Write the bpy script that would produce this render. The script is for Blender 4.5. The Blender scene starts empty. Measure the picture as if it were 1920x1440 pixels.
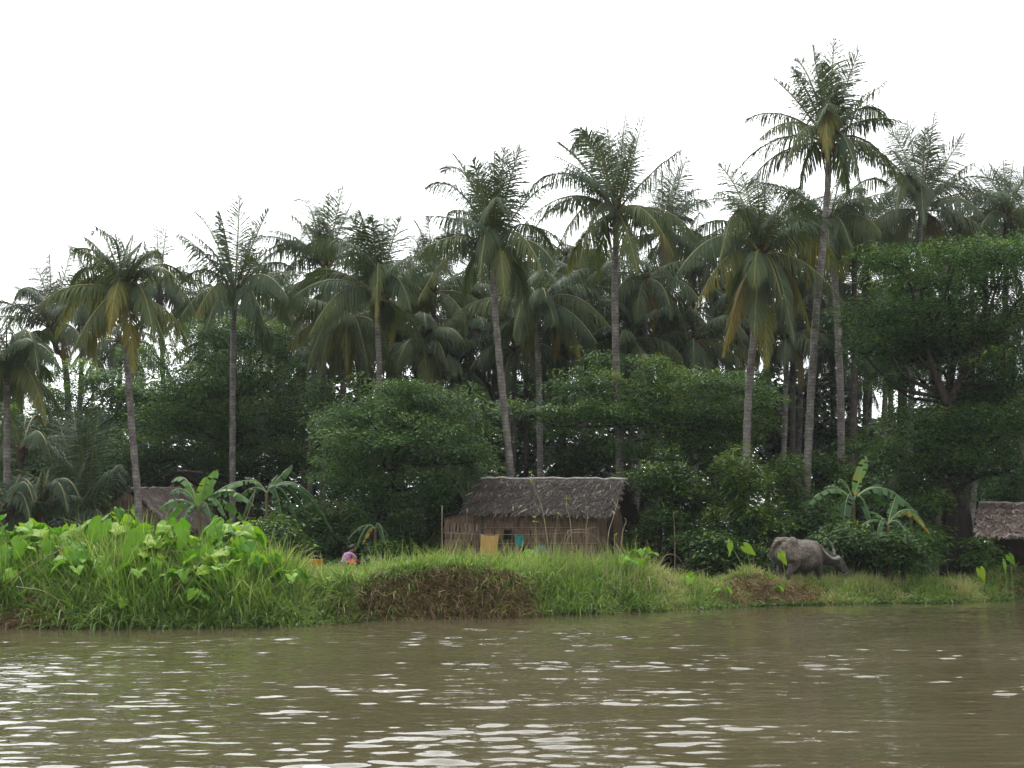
import bpy, math, random
import numpy as np
from mathutils import Vector, Matrix, Euler

# ------------------------------------------------------------------ basics
scene = bpy.context.scene
COL = scene.collection
RNG = np.random.default_rng(11)
CAMZ, PITCH, FPX = 1.7, math.radians(8.6), 2058.8
SP, CP = math.sin(PITCH), math.cos(PITCH)

def at(px, py, Y):
    """world point that stands Y metres out and is seen at photo pixel (px, py): used to read positions off the photo"""
    u, v = (px - 960) / FPX, (720 - py) / FPX
    dy, dz = CP - v * SP, SP + v * CP
    t = Y / dy
    return np.array([u * t, Y, CAMZ + dz * t])

def on_level(px, py, z=0.0):
    u, v = (px - 960) / FPX, (720 - py) / FPX
    dy, dz = CP - v * SP, SP + v * CP
    t = (z - CAMZ) / dz
    return np.array([u * t, dy * t, z])

def unit(a):
    a = np.asarray(a, float)
    return a / np.maximum(np.linalg.norm(a, axis=-1, keepdims=True), 1e-9)

# smooth value noise, vectorised
_PERM = np.random.default_rng(5).random((256, 256))
def noise2(x, y):
    x = np.asarray(x, float); y = np.asarray(y, float)
    xi, yi = np.floor(x).astype(int), np.floor(y).astype(int)
    fx, fy = x - xi, y - yi
    fx, fy = fx * fx * (3 - 2 * fx), fy * fy * (3 - 2 * fy)
    g = lambda i, j: _PERM[i % 256, j % 256]
    return (g(xi, yi) * (1 - fx) + g(xi + 1, yi) * fx) * (1 - fy) + (g(xi, yi + 1) * (1 - fx) + g(xi + 1, yi + 1) * fx) * fy
def fbm(x, y, o=3):
    s, a, t = 0.0, 1.0, 0.0
    for k in range(o):
        s = s + a * noise2(np.asarray(x) * 2 ** k + 17 * k, np.asarray(y) * 2 ** k + 31 * k); t += a; a *= .5
    return s / t
def smooth(a, b, x):
    t = np.clip((np.asarray(x, float) - a) / (b - a), 0, 1)
    return t * t * (3 - 2 * t)

# ------------------------------------------------------------------ mesh builder
class MB:
    def __init__(self):
        self.v, self.f, self.a, self.m, self.n = [], [], [], [], 0
    def add(self, V, F, var=0.5, mat=0):
        V = np.asarray(V, float).reshape(-1, 3); F = np.asarray(F, int)
        var = np.broadcast_to(np.asarray(var, float), (len(V),))
        self.v.append(V); self.a.append(var); self.f.append(F + self.n); self.m.append(np.full(len(F), mat)); self.n += len(V)
    def build(self, name, mats, parent=None, origin=None, smooth_faces=True):
        me = bpy.data.meshes.new(name)
        V = np.concatenate(self.v)
        if origin is not None: V = V - np.asarray(origin)
        F3 = [(f, m) for f, m in zip(self.f, self.m) if f.shape[1] == 3]
        F4 = [(f, m) for f, m in zip(self.f, self.m) if f.shape[1] == 4]
        loops, starts, mi, p = [], [], [], 0
        for fl, k in ((F4, 4), (F3, 3)):
            if fl:
                f = np.concatenate([x[0] for x in fl]); loops.append(f.ravel())
                starts.append(p + np.arange(len(f)) * k); p += len(f) * k
                mi.append(np.concatenate([x[1] for x in fl]))
        loops = np.concatenate(loops); starts = np.concatenate(starts); mi = np.concatenate(mi)
        me.vertices.add(len(V)); me.vertices.foreach_set('co', V.astype(np.float32).ravel())
        me.loops.add(len(loops)); me.loops.foreach_set('vertex_index', loops.astype(np.int32))
        me.polygons.add(len(starts)); me.polygons.foreach_set('loop_start', starts.astype(np.int32))
        me.polygons.foreach_set('material_index', mi.astype(np.int32))
        me.update(calc_edges=True)
        if smooth_faces: me.polygons.foreach_set('use_smooth', np.ones(len(starts), bool))
        at_ = me.attributes.new('var', 'FLOAT', 'POINT')
        at_.data.foreach_set('value', np.concatenate(self.a).astype(np.float32))
        for m in (mats if isinstance(mats, (list, tuple)) else [mats]): me.materials.append(m)
        o = bpy.data.objects.new(name, me); COL.objects.link(o)
        if parent is not None: o.parent = parent
        elif origin is not None: o.location = origin
        return o

def thing(name, label, cat, loc, group=None):
    o = bpy.data.objects.new(name, None); COL.objects.link(o)
    o.empty_display_size = .3
    o.location = loc; o['label'] = label; o['category'] = cat
    if group: o['group'] = group
    return o
def tag(o, label, cat, group=None, kind=None):
    o['label'] = label; o['category'] = cat
    if group: o['group'] = group
    if kind: o['kind'] = kind
    return o
def copy_thing(root, loc, rz=0, sc=1.0, label=None):
    r = root.copy(); COL.objects.link(r); r.location = loc; r.rotation_euler = (0, 0, rz); r.scale = (sc, sc, sc)
    if label: r['label'] = label
    for ch in root.children:
        c = ch.copy(); COL.objects.link(c); c.parent = r
        for g in ch.children:
            d = g.copy(); COL.objects.link(d); d.parent = c
    return r

# ------------------------------------------------------------------ shape helpers
def catmull(P, n):
    P = np.asarray(P, float)
    if len(P) == 2:
        t = np.linspace(0, 1, n)[:, None]; return P[0] * (1 - t) + P[1] * t
    Q = np.vstack([2 * P[0] - P[1], P, 2 * P[-1] - P[-2]])
    out, seg = [], len(P) - 1
    for s in np.linspace(0, seg - 1e-6, n):
        i = int(s); t = s - i; a, b, c, d = Q[i:i + 4]
        out.append(.5 * (2 * b + (c - a) * t + (2 * a - 5 * b + 4 * c - d) * t * t + (3 * b - a - 3 * c + d) * t ** 3))
    return np.array(out)
def frames(P):
    T = unit(np.gradient(P, axis=0))
    ref = np.array([0.31, .95, 0.05])
    A = unit(np.cross(T, ref)); B = np.cross(T, A)
    return T, A, B
def tube(mb, P, R, sides=8, var=.5, mat=0, cap=True, squash=None):
    P = np.asarray(P, float); n = len(P); R = np.broadcast_to(np.asarray(R, float), (n,))
    T, A, B = frames(P)
    an = np.arange(sides) * 2 * math.pi / sides
    V = P[:, None] + R[:, None, None] * (np.cos(an)[None, :, None] * A[:, None] + np.sin(an)[None, :, None] * B[:, None])
    i = np.arange(n - 1)[:, None] * sides; j = np.arange(sides)[None]; k = (j + 1) % sides
    F = np.stack([i + j, i + k, i + sides + k, i + sides + j], -1).reshape(-1, 4)
    va = np.repeat(np.broadcast_to(np.asarray(var, float), (n,)), sides)
    V = V.reshape(-1, 3)
    if cap:
        c0 = len(V); V = np.vstack([V, P[0], P[-1]]); va = np.append(va, [va[0], va[-1]])
        jj = np.arange(sides); kk = (jj + 1) % sides
        mb.add(V, F, va, mat)
        base = mb.n - len(V)
        T3 = np.vstack([np.stack([kk, jj, np.full(sides, c0)], -1), np.stack([(n - 1) * sides + jj, (n - 1) * sides + kk, np.full(sides, c0 + 1)], -1)])
        mb.f.append(T3 + base); mb.m.append(np.full(len(T3), mat))
    else:
        mb.add(V, F, va, mat)
def box(mb, c, ax, hs, var=.5, mat=0):
    """box with centre c, three axes (rows of ax) and half sizes"""
    ax = np.asarray(ax, float); c = np.asarray(c, float)
    s = np.array([[-1, -1, -1], [1, -1, -1], [1, 1, -1], [-1, 1, -1], [-1, -1, 1], [1, -1, 1], [1, 1, 1], [-1, 1, 1]]) * np.asarray(hs)
    F = [[0, 3, 2, 1], [4, 5, 6, 7], [0, 1, 5, 4], [1, 2, 6, 5], [2, 3, 7, 6], [3, 0, 4, 7]]
    mb.add(c + s @ ax, F, var, mat)
def blob(mb, c, r, var=.5, mat=0, nu=10, nv=7, jit=0, rng=RNG):
    c = np.asarray(c, float); r = np.broadcast_to(np.asarray(r, float), (3,))
    th = np.linspace(.12, math.pi - .12, nv); ph = np.arange(nu) * 2 * math.pi / nu
    V = np.stack([np.sin(th)[:, None] * np.cos(ph), np.sin(th)[:, None] * np.sin(ph), np.cos(th)[:, None] + 0 * ph], -1)
    if jit: V = V * (1 + rng.uniform(-jit, jit, V.shape[:2])[..., None])
    V = V.reshape(-1, 3)
    i = np.arange(nv - 1)[:, None] * nu; j = np.arange(nu)[None]; k = (j + 1) % nu
    F = np.stack([i + j, i + nu + j, i + nu + k, i + k], -1).reshape(-1, 4)
    V = np.vstack([V, [[0, 0, 1], [0, 0, -1]]]) * r + c
    mb.add(V, F, var, mat); b = mb.n - len(V); t = nu * nv; jj = np.arange(nu); kk = (jj + 1) % nu
    T3 = np.vstack([np.stack([jj, kk, np.full(nu, t)], -1), np.stack([(nv - 1) * nu + kk, (nv - 1) * nu + jj, np.full(nu, t + 1)], -1)])
    mb.f.append(T3 + b); mb.m.append(np.full(len(T3), mat))

def kites(mb, P, D, N, L, W, var):
    """n leaf blades: root P, direction D, face normal N, length L, width W"""
    D = unit(D); S = unit(np.cross(D, N)); Nn = np.cross(S, D)
    L = np.asarray(L)[:, None]; W = np.asarray(W)[:, None]
    V = np.stack([P, P + D * L * .45 + S * W * .5 + Nn * L * .04, P + D * L - Nn * L * .06, P + D * L * .45 - S * W * .5 + Nn * L * .04], 1)
    n = len(P)
    mb.add(V.reshape(-1, 3), np.arange(n * 4).reshape(n, 4), np.repeat(var, 4))

def blades(mb, P, D, H, W, bend, var, seg=3, wprof=(1, .9, .55, .05), stiff=None):
    """grass blades: root P, start direction D, length H, width W, bend = how hard gravity curls the blade"""
    n = len(P); d = unit(D); p = P.copy()
    S = unit(np.cross(d, unit(RNG.normal(size=(n, 3)) * [1, 1, .2])))
    rows = []
    for k in range(seg + 1):
        w = (W * wprof[k])[:, None] * .5
        rows += [p - S * w, p + S * w]
        dd = unit(d + np.array([0, 0, -1]) * (bend * ((k + .6) / seg) ** 1.3)[:, None])
        p = p + dd * (H / seg)[:, None]
    V = np.stack(rows, 1); m = 2 * (seg + 1)
    base = np.arange(n)[:, None] * m
    F = np.concatenate([base + np.array([2 * k, 2 * k + 1, 2 * k + 3, 2 * k + 2]) for k in range(seg)], 0)
    mb.add(V.reshape(-1, 3), F, np.repeat(var, m))

# ------------------------------------------------------------------ materials
def newmat(name):
    m = bpy.data.materials.new(name); m.use_nodes = True
    nt = m.node_tree; nt.nodes.clear()
    return m, nt, nt.nodes.new, nt.links.new
def ramp(nt, src, stops):
    r = nt.nodes.new('ShaderNodeValToRGB')
    while len(r.color_ramp.elements) < len(stops): r.color_ramp.elements.new(.5)
    for e, (p, c) in zip(r.color_ramp.elements, stops): e.position = p; e.color = (*c, 1)
    nt.links.new(src, r.inputs[0]); return r
def leaf_mat(name, stops, trans=.3, tint=(1.5, 1.6, .6), rough=.45, spec=.3):
    m, nt, N, L = newmat(name)
    a = N('ShaderNodeAttribute'); a.attribute_name = 'var'
    r = ramp(nt, a.outputs['Fac'], stops)
    b = N('ShaderNodeBsdfPrincipled'); b.inputs['Roughness'].default_value = rough; b.inputs['Specular IOR Level'].default_value = spec
    L(r.outputs[0], b.inputs['Base Color'])
    t = N('ShaderNodeBsdfTranslucent')
    mx = N('ShaderNodeMix'); mx.data_type = 'RGBA'; mx.blend_type = 'MULTIPLY'; mx.inputs[0].default_value = 1
    mx.inputs[7].default_value = (*tint, 1); L(r.outputs[0], mx.inputs[6]); L(mx.outputs[2], t.inputs['Color'])
    s = N('ShaderNodeMixShader'); s.inputs[0].default_value = trans
    L(b.outputs[0], s.inputs[1]); L(t.outputs[0], s.inputs[2])
    o = N('ShaderNodeOutputMaterial'); L(s.outputs[0], o.inputs[0])
    return m
def rough_mat(name, stops, scale=6, detail=5, rough=.85, bump=.3, stretch=(1, 1, 1), attr=0.0, dist=.02, bscale=None, spec=.25):
    """noise-coloured matt surface with bump; attr mixes the per-piece 'var' value into the colour choice"""
    m, nt, N, L = newmat(name)
    tc = N('ShaderNodeTexCoord'); mp = N('ShaderNodeMapping'); mp.inputs['Scale'].default_value = stretch
    L(tc.outputs['Object'], mp.inputs[0])
    no = N('ShaderNodeTexNoise'); no.inputs['Scale'].default_value = scale; no.inputs['Detail'].default_value = detail; no.inputs['Roughness'].default_value = .65
    L(mp.outputs[0], no.inputs['Vector'])
    fac = no.outputs['Fac']
    if attr:
        a = N('ShaderNodeAttribute'); a.attribute_name = 'var'
        mx = N('ShaderNodeMix'); mx.inputs[0].default_value = attr; L(fac, mx.inputs[2]); L(a.outputs['Fac'], mx.inputs[3]); fac = mx.outputs[0]
    r = ramp(nt, fac, stops)
    b = N('ShaderNodeBsdfPrincipled'); b.inputs['Roughness'].default_value = rough; b.inputs['Specular IOR Level'].default_value = spec
    L(r.outputs[0], b.inputs['Base Color'])
    n2 = no
    if bscale:
        n2 = N('ShaderNodeTexNoise'); n2.inputs['Scale'].default_value = bscale; n2.inputs['Detail'].default_value = 4; L(mp.outputs[0], n2.inputs['Vector'])
    bp = N('ShaderNodeBump'); bp.inputs['Strength'].default_value = bump; bp.inputs['Distance'].default_value = dist
    L(n2.outputs['Fac'], bp.inputs['Height']); L(bp.outputs[0], b.inputs['Normal'])
    o = N('ShaderNodeOutputMaterial'); L(b.outputs[0], o.inputs[0])
    return m
def palm_bark(name, stops, mould=.5):
    """ringed palm trunk; lichen patches are real marks on the bark"""
    m, nt, N, L = newmat(name)
    tc = N('ShaderNodeTexCoord')
    wv = N('ShaderNodeTexWave'); wv.bands_direction = 'Z'; wv.inputs['Scale'].default_value = 2.2; wv.inputs['Distortion'].default_value = 1.6; wv.inputs['Detail'].default_value = 3; wv.inputs['Detail Scale'].default_value = 2.5
    L(tc.outputs['Object'], wv.inputs['Vector'])
    no = N('ShaderNodeTexNoise'); no.inputs['Scale'].default_value = 3.5; no.inputs['Detail'].default_value = 7; no.inputs['Roughness'].default_value = .7
    L(tc.outputs['Object'], no.inputs['Vector'])
    mx = N('ShaderNodeMix'); mx.inputs[0].default_value = .92; L(wv.outputs['Fac'], mx.inputs[2]); L(no.outputs['Fac'], mx.inputs[3])
    r = ramp(nt, mx.outputs[0], stops)
    b = N('ShaderNodeBsdfPrincipled'); b.inputs['Roughness'].default_value = .85; b.inputs['Specular IOR Level'].default_value = .2
    L(r.outputs[0], b.inputs['Base Color'])
    bp = N('ShaderNodeBump'); bp.inputs['Strength'].default_value = .6; bp.inputs['Distance'].default_value = .02
    L(mx.outputs[0], bp.inputs['Height']); L(bp.outputs[0], b.inputs['Normal'])
    o = N('ShaderNodeOutputMaterial'); L(b.outputs[0], o.inputs[0])
    return m

M = {}
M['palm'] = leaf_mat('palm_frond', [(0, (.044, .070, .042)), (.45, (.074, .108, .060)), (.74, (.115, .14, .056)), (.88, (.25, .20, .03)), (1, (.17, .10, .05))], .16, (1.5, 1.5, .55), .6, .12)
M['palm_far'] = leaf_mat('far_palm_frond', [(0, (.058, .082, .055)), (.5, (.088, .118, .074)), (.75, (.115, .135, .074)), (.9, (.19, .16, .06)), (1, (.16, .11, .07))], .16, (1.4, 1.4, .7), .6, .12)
M['rachis'] = rough_mat('frond_stalk', [(.3, (.10, .12, .035)), (.7, (.24, .20, .06))], 3, rough=.5, bump=.05)
M['heart'] = rough_mat('palm_fibre', [(.3, (.035, .022, .014)), (.6, (.11, .065, .035)), (.8, (.2, .13, .06))], 9, stretch=(1, 1, .3))
M['bark'] = palm_bark('palm_bark', [(.3, (.07, .06, .055)), (.5, (.17, .15, .14)), (.66, (.30, .28, .265)), (.8, (.42, .41, .38))])
M['bark_dark'] = palm_bark('dark_palm_bark', [(.3, (.03, .025, .02)), (.55, (.085, .07, .06)), (.8, (.17, .145, .125))])
M['coconut'] = rough_mat('coconut_husk', [(.3, (.10, .12, .03)), (.7, (.24, .19, .05))], 5, bump=.1)
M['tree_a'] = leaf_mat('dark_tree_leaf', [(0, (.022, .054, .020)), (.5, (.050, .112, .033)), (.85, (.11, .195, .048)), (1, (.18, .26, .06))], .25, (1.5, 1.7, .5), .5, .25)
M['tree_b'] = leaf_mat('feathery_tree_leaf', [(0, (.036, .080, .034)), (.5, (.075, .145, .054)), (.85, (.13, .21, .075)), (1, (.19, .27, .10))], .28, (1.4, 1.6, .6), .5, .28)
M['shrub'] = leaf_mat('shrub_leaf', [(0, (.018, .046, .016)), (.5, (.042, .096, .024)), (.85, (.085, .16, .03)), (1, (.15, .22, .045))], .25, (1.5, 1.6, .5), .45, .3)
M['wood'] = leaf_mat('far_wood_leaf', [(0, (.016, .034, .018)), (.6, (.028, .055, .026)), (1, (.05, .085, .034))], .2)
M['tree_bark'] = rough_mat('tree_bark', [(.3, (.018, .014, .012)), (.6, (.045, .034, .028)), (.85, (.09, .07, .06))], 4, stretch=(1, 1, .25), bump=.7, dist=.04)
M['banana'] = leaf_mat('banana_leaf', [(0, (.030, .08, .035)), (.5, (.062, .145, .05)), (.85, (.13, .26, .06)), (.93, (.2, .27, .05)), (1, (.42, .24, .03))], .35, (1.5, 1.5, .5), .35, .4)
M['banana_rib'] = rough_mat('banana_midrib', [(.3, (.2, .27, .12)), (.7, (.3, .34, .18))], 4, rough=.5, bump=.05)
M['banana_stem'] = rough_mat('banana_stem', [(.25, (.05, .045, .025)), (.5, (.13, .11, .05)), (.8, (.22, .15, .07))], 5, stretch=(1, 1, .2))
M['taro'] = leaf_mat('taro_leaf', [(0, (.035, .12, .025)), (.35, (.09, .23, .024)), (.75, (.18, .33, .024)), (.95, (.32, .42, .04)), (1, (.45, .22, .04))], .32, (1.3, 1.4, .5), .5, .18)
M['weeds'] = leaf_mat('water_weed_leaf', [(0, (.05, .10, .03)), (.5, (.10, .18, .05)), (.9, (.2, .27, .09)), (1, (.3, .27, .12))], .25)
M['taro_stalk'] = rough_mat('taro_stalk', [(.3, (.11, .2, .04)), (.7, (.2, .28, .09))], 4, rough=.5, bump=.05)
M['grass'] = leaf_mat('bank_grass_blade', [(0, (.065, .14, .03)), (.3, (.14, .245, .05)), (.6, (.23, .325, .088)), (.8, (.36, .39, .17)), (1, (.48, .42, .25))], .38, (1.3, 1.3, .6), .5, .3)
M['straw'] = leaf_mat('dry_grass_blade', [(0, (.06, .030, .015)), (.35, (.15, .092, .050)), (.7, (.32, .22, .115)), (1, (.50, .40, .22))], .15, (1.2, 1.1, .8), .7, .15)
M['stalk'] = rough_mat('dry_stem', [(.3, (.2, .15, .09)), (.7, (.42, .34, .22))], 5, bump=.1)
M['soil'] = None
M['thatch'] = leaf_mat('dark_thatch', [(0, (.014, .011, .009)), (.5, (.044, .034, .027)), (.85, (.115, .09, .072)), (1, (.28, .23, .19))], .05, (1, 1, 1), .75, .2)
M['thatch_grey'] = leaf_mat('grey_thatch', [(0, (.065, .045, .036)), (.5, (.165, .122, .102)), (.85, (.31, .25, .22)), (1, (.48, .42, .385))], .05, (1, 1, 1), .75, .2)
M['nipa'] = leaf_mat('nipa_wall', [(0, (.085, .052, .036)), (.5, (.20, .132, .094)), (.85, (.33, .24, .18)), (1, (.44, .35, .28))], .05, (1, 1, 1), .7, .25)
M['backing'] = rough_mat('woven_backing', [(.3, (.03, .022, .018)), (.7, (.07, .05, .04))], 12)
M['bamboo'] = rough_mat('bamboo', [(.3, (.2, .15, .09)), (.7, (.36, .28, .17))], 3, stretch=(1, 1, 4), rough=.5, bump=.1)
M['pole'] = rough_mat('weathered_pole', [(.3, (.05, .04, .032)), (.7, (.15, .12, .1))], 6, stretch=(1, 1, .3))
M['ridge'] = rough_mat('ridge_bamboo', [(.3, (.22, .19, .17)), (.7, (.46, .43, .40))], 6)
M['dark'] = rough_mat('painted_dark_opening', [(.3, (.008, .007, .006)), (.7, (.02, .017, .015))], 6)  # near-black colour stands for the shade inside, no real hole
M['yellow'] = rough_mat('yellow_cloth', [(.3, (.44, .27, .085)), (.7, (.54, .35, .13))], 3, bump=.15)
M['teal'] = rough_mat('teal_cloth', [(.3, (.015, .16, .15)), (.7, (.04, .27, .25))], 9, bump=.2)
M['orange'] = rough_mat('orange_plastic', [(.3, (.46, .16, .012)), (.7, (.56, .22, .02))], 2, rough=.4, bump=.02, spec=.4)
M['greycan'] = rough_mat('grey_jar', [(.3, (.08, .085, .1)), (.7, (.14, .145, .165))], 4, rough=.5, bump=.05)
M['blackrub'] = rough_mat('black_rubber', [(.3, (.012, .012, .012)), (.7, (.03, .03, .03))], 4, rough=.55, bump=.05)
M['red'] = rough_mat('red_cloth', [(.3, (.55, .06, .06)), (.7, (.66, .16, .14))], 6, bump=.1)
M['pink'] = rough_mat('patterned_pink_blouse', [(.35, (.17, .06, .15)), (.5, (.36, .17, .33)), (.62, (.42, .26, .40)), (.75, (.55, .45, .55))], 22, detail=2, bump=.1)
M['skin'] = rough_mat('skin', [(.3, (.17, .085, .05)), (.7, (.26, .14, .085))], 4, rough=.55, bump=.03)
M['hair'] = rough_mat('black_hair', [(.3, (.008, .007, .006)), (.7, (.02, .016, .014))], 12, rough=.4)
M['skirt'] = rough_mat('dark_sarong', [(.3, (.02, .018, .03)), (.7, (.07, .05, .075))], 10)
M['horn'] = rough_mat('buffalo_horn', [(.3, (.20, .19, .175)), (.7, (.37, .355, .33))], 5, rough=.5, bump=.15)
M['rope'] = rough_mat('rope', [(.3, (.25, .2, .14)), (.7, (.4, .33, .25))], 9)
M['eye'] = rough_mat('dark_eye', [(.3, (.006, .005, .004)), (.7, (.012, .01, .008))], 3, rough=.15, bump=0)
HAZE = .00028
# ------------------------------------------------------------------ camera, light, sky
cam = bpy.data.cameras.new('camera'); cam.sensor_width = 36; cam.lens = 18 / math.tan(math.radians(25)); cam.clip_end = 3000
co = bpy.data.objects.new('camera', cam); COL.objects.link(co)
co.location = (0, 0, CAMZ); co.rotation_euler = (math.radians(90) + PITCH, 0, 0); scene.camera = co

SUN_EL, SUN_AZ = math.radians(50), math.radians(-18)      # azimuth from +Y (behind the palms), towards the left
sdir = Vector((math.sin(SUN_AZ) * math.cos(SUN_EL), math.cos(SUN_AZ) * math.cos(SUN_EL), math.sin(SUN_EL)))
sl = bpy.data.lights.new('sun', 'SUN'); sl.energy = 1.5; sl.angle = math.radians(16); sl.color = (1, .96, .88)
so = bpy.data.objects.new('sun', sl); COL.objects.link(so); so.rotation_euler = (-sdir).to_track_quat('-Z', 'Y').to_euler(); so.location = (0, 0, 60)

w = bpy.data.worlds.new('World'); scene.world = w; w.use_nodes = True
nt = w.node_tree; nt.nodes.clear()
sky = nt.nodes.new('ShaderNodeTexSky'); sky.sky_type = 'NISHITA'; sky.sun_disc = False
sky.sun_elevation = SUN_EL; sky.sun_rotation = SUN_AZ; sky.dust_density = 4; sky.air_density = 1.2
mx = nt.nodes.new('ShaderNodeMix'); mx.data_type = 'RGBA'; mx.inputs[0].default_value = .88      # an even cloud deck over the blue
tcw = nt.nodes.new('ShaderNodeTexCoord'); cn = nt.nodes.new('ShaderNodeTexNoise'); cn.inputs['Scale'].default_value = 1.3; cn.inputs['Detail'].default_value = 4
nt.links.new(tcw.outputs['Generated'], cn.inputs['Vector'])
cr = nt.nodes.new('ShaderNodeValToRGB'); cr.color_ramp.elements[0].position = .3; cr.color_ramp.elements[1].position = .75
cr.color_ramp.elements[0].color = (1.17, 1.22, 1.23, 1); cr.color_ramp.elements[1].color = (1.31, 1.32, 1.33, 1)
nt.links.new(cn.outputs['Fac'], cr.inputs[0])
sc_ = nt.nodes.new('ShaderNodeVectorMath'); sc_.operation = 'SCALE'; sc_.inputs['Scale'].default_value = 9.5
dt = nt.nodes.new('ShaderNodeVectorMath'); dt.operation = 'DOT_PRODUCT'; dt.inputs[1].default_value = tuple(sdir); nt.links.new(tcw.outputs['Generated'], dt.inputs[0])
mxm = nt.nodes.new('ShaderNodeMath'); mxm.operation = 'MAXIMUM'; mxm.inputs[1].default_value = 0; nt.links.new(dt.outputs['Value'], mxm.inputs[0])
pw = nt.nodes.new('ShaderNodeMath'); pw.operation = 'POWER'; pw.inputs[1].default_value = 3.2; nt.links.new(mxm.outputs[0], pw.inputs[0])
ml = nt.nodes.new('ShaderNodeMath'); ml.operation = 'MULTIPLY_ADD'; ml.inputs[1].default_value = 5.4; ml.inputs[2].default_value = 1.3; nt.links.new(pw.outputs[0], ml.inputs[0])   # thin cloud glows round the veiled sun
s2_ = nt.nodes.new('ShaderNodeVectorMath'); s2_.operation = 'SCALE'; nt.links.new(cr.outputs[0], s2_.inputs[0]); nt.links.new(ml.outputs[0], s2_.inputs['Scale'])
nt.links.new(s2_.outputs[0], sc_.inputs[0])
bg = nt.nodes.new('ShaderNodeBackground'); bg.inputs['Strength'].default_value = .1
wo = nt.nodes.new('ShaderNodeOutputWorld')
nt.links.new(sky.outputs[0], mx.inputs[6]); nt.links.new(sc_.outputs[0], mx.inputs[7]); nt.links.new(mx.outputs[2], bg.inputs[0]); nt.links.new(bg.outputs[0], wo.inputs[0])
scene.view_settings.view_transform = 'Standard'; scene.view_settings.look = 'None'; scene.view_settings.exposure = -.36; scene.view_settings.gamma = 1
scene.render.engine = 'CYCLES'
cy = scene.cycles
cy.max_bounces = 5; cy.diffuse_bounces = 3; cy.glossy_bounces = 2; cy.transmission_bounces = 3; cy.transparent_max_bounces = 4
cy.use_denoising = True; cy.use_adaptive_sampling = True; cy.adaptive_threshold = .015
cy.caustics_reflective = False; cy.caustics_refractive = False
try: cy.denoising_prefilter = 'ACCURATE'
except Exception: pass

# ------------------------------------------------------------------ river bank
SHPX = [(-260, 1180), (0, 1176), (200, 1178), (400, 1176), (560, 1174), (640, 1170), (672, 1162), (800, 1159), (960, 1158), (1030, 1153), (1150, 1150), (1300, 1142), (1440, 1135), (1540, 1133), (1650, 1131), (1780, 1130), (1860, 1126), (1910, 1122), (2100, 1117)]
_sh = np.array([on_level(px, py) for px, py in SHPX])
SX = np.concatenate([[-300, -40], _sh[:, 0], [45, 300]]); SY = np.concatenate([[20, 22.5], _sh[:, 1], [60, 160]])
def shore(x):
    x = np.asarray(x, float)
    return np.interp(x, SX, SY) + .22 * (fbm(x * 1.1, x * 0 + 3.3) - .5)
def inland_z(x): return 1.0 - .42 * smooth(3.6, 6.5, x) + .08 * smooth(-8, -11, x)
def gz(x, Y):
    """height of the ground"""
    x = np.asarray(x, float); Y = np.asarray(Y, float)
    s = Y - shore(x)
    h = inland_z(x)
    # cut bank in the middle, gentler slopes elsewhere
    cut = smooth(-4.6, -3.9, x) * (1 - smooth(.1, 1.6, x))
    wdt = 2.1 - 1.55 * cut - .5 * smooth(6, 10, x)
    z = h * smooth(-.15, 1, s / wdt * 1.0 - .02)
    hum = lambda cx, cs, rx, rs, a: a * np.exp(-((x - cx) / rx) ** 2 - ((s - cs) / rs) ** 2)
    z = z + hum(7.45, 1.05, 1.15, .75, .52) + hum(18.2, 1.0, 1.2, .9, .5) + hum(2.6, 1.4, 1.5, 1.0, .22) + hum(-1.6, 1.0, 1.5, 1.0, .22) - hum(-4.6, 1.2, .8, 1.4, .22) - hum(.75, .6, .5, .8, .2) + hum(-6.2, .9, .9, .7, .2) - hum(5.2, 1.2, .8, 1.2, .1)
    z = z + hum(-10.8, .7, 1.0, .6, .22)
    z = z + (fbm(x * .8, Y * .8) - .5) * .22 * smooth(.1, 1.5, s) + (fbm(x * 4, Y * 4) - .5) * .07 * smooth(-.1, .3, s)
    far = smooth(60, 300, s)
    z = z + far * 2
    return np.where(s < 0, np.maximum(s * .55, -2.2) + z * 0, z)

def ground_mat():
    m, nt, N, L = newmat('river_bank_soil')
    ge = N('ShaderNodeNewGeometry')
    n1 = N('ShaderNodeTexNoise'); n1.inputs['Scale'].default_value = 1.2; n1.inputs['Detail'].default_value = 6; n1.inputs['Roughness'].default_value = .7
    n2 = N('ShaderNodeTexNoise'); n2.inputs['Scale'].default_value = 9; n2.inputs['Detail'].default_value = 6
    for n in (n1, n2): L(ge.outputs['Position'], n.inputs['Vector'])
    r1 = ramp(nt, n2.outputs['Fac'], [(.3, (.048, .030, .019)), (.55, (.095, .063, .041)), (.8, (.155, .108, .072))])
    r2 = ramp(nt, n2.outputs['Fac'], [(.3, (.035, .045, .016)), (.6, (.075, .09, .03)), (.85, (.13, .125, .055))])
    rr = ramp(nt, n1.outputs['Fac'], [(.42, (0, 0, 0)), (.58, (1, 1, 1))])
    mx = N('ShaderNodeMix'); mx.data_type = 'RGBA'; L(rr.outputs[0], mx.inputs[0]); L(r1.outputs[0], mx.inputs[6]); L(r2.outputs[0], mx.inputs[7])
    b = N('ShaderNodeBsdfPrincipled'); b.inputs['Roughness'].default_value = .9; L(mx.outputs[2], b.inputs['Base Color'])
    bp = N('ShaderNodeBump'); bp.inputs['Strength'].default_value = .8; bp.inputs['Distance'].default_value = .06; L(n2.outputs['Fac'], bp.inputs['Height']); L(bp.outputs[0], b.inputs['Normal'])
    o = N('ShaderNodeOutputMaterial'); L(b.outputs[0], o.inputs[0])
    return m
M['soil'] = ground_mat()
gx = np.unique(np.concatenate([np.linspace(-900, -60, 30), np.linspace(-60, -16, 60), np.linspace(-16, 24, 420), np.linspace(24, 80, 70), np.linspace(80, 900, 30)]))
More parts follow.
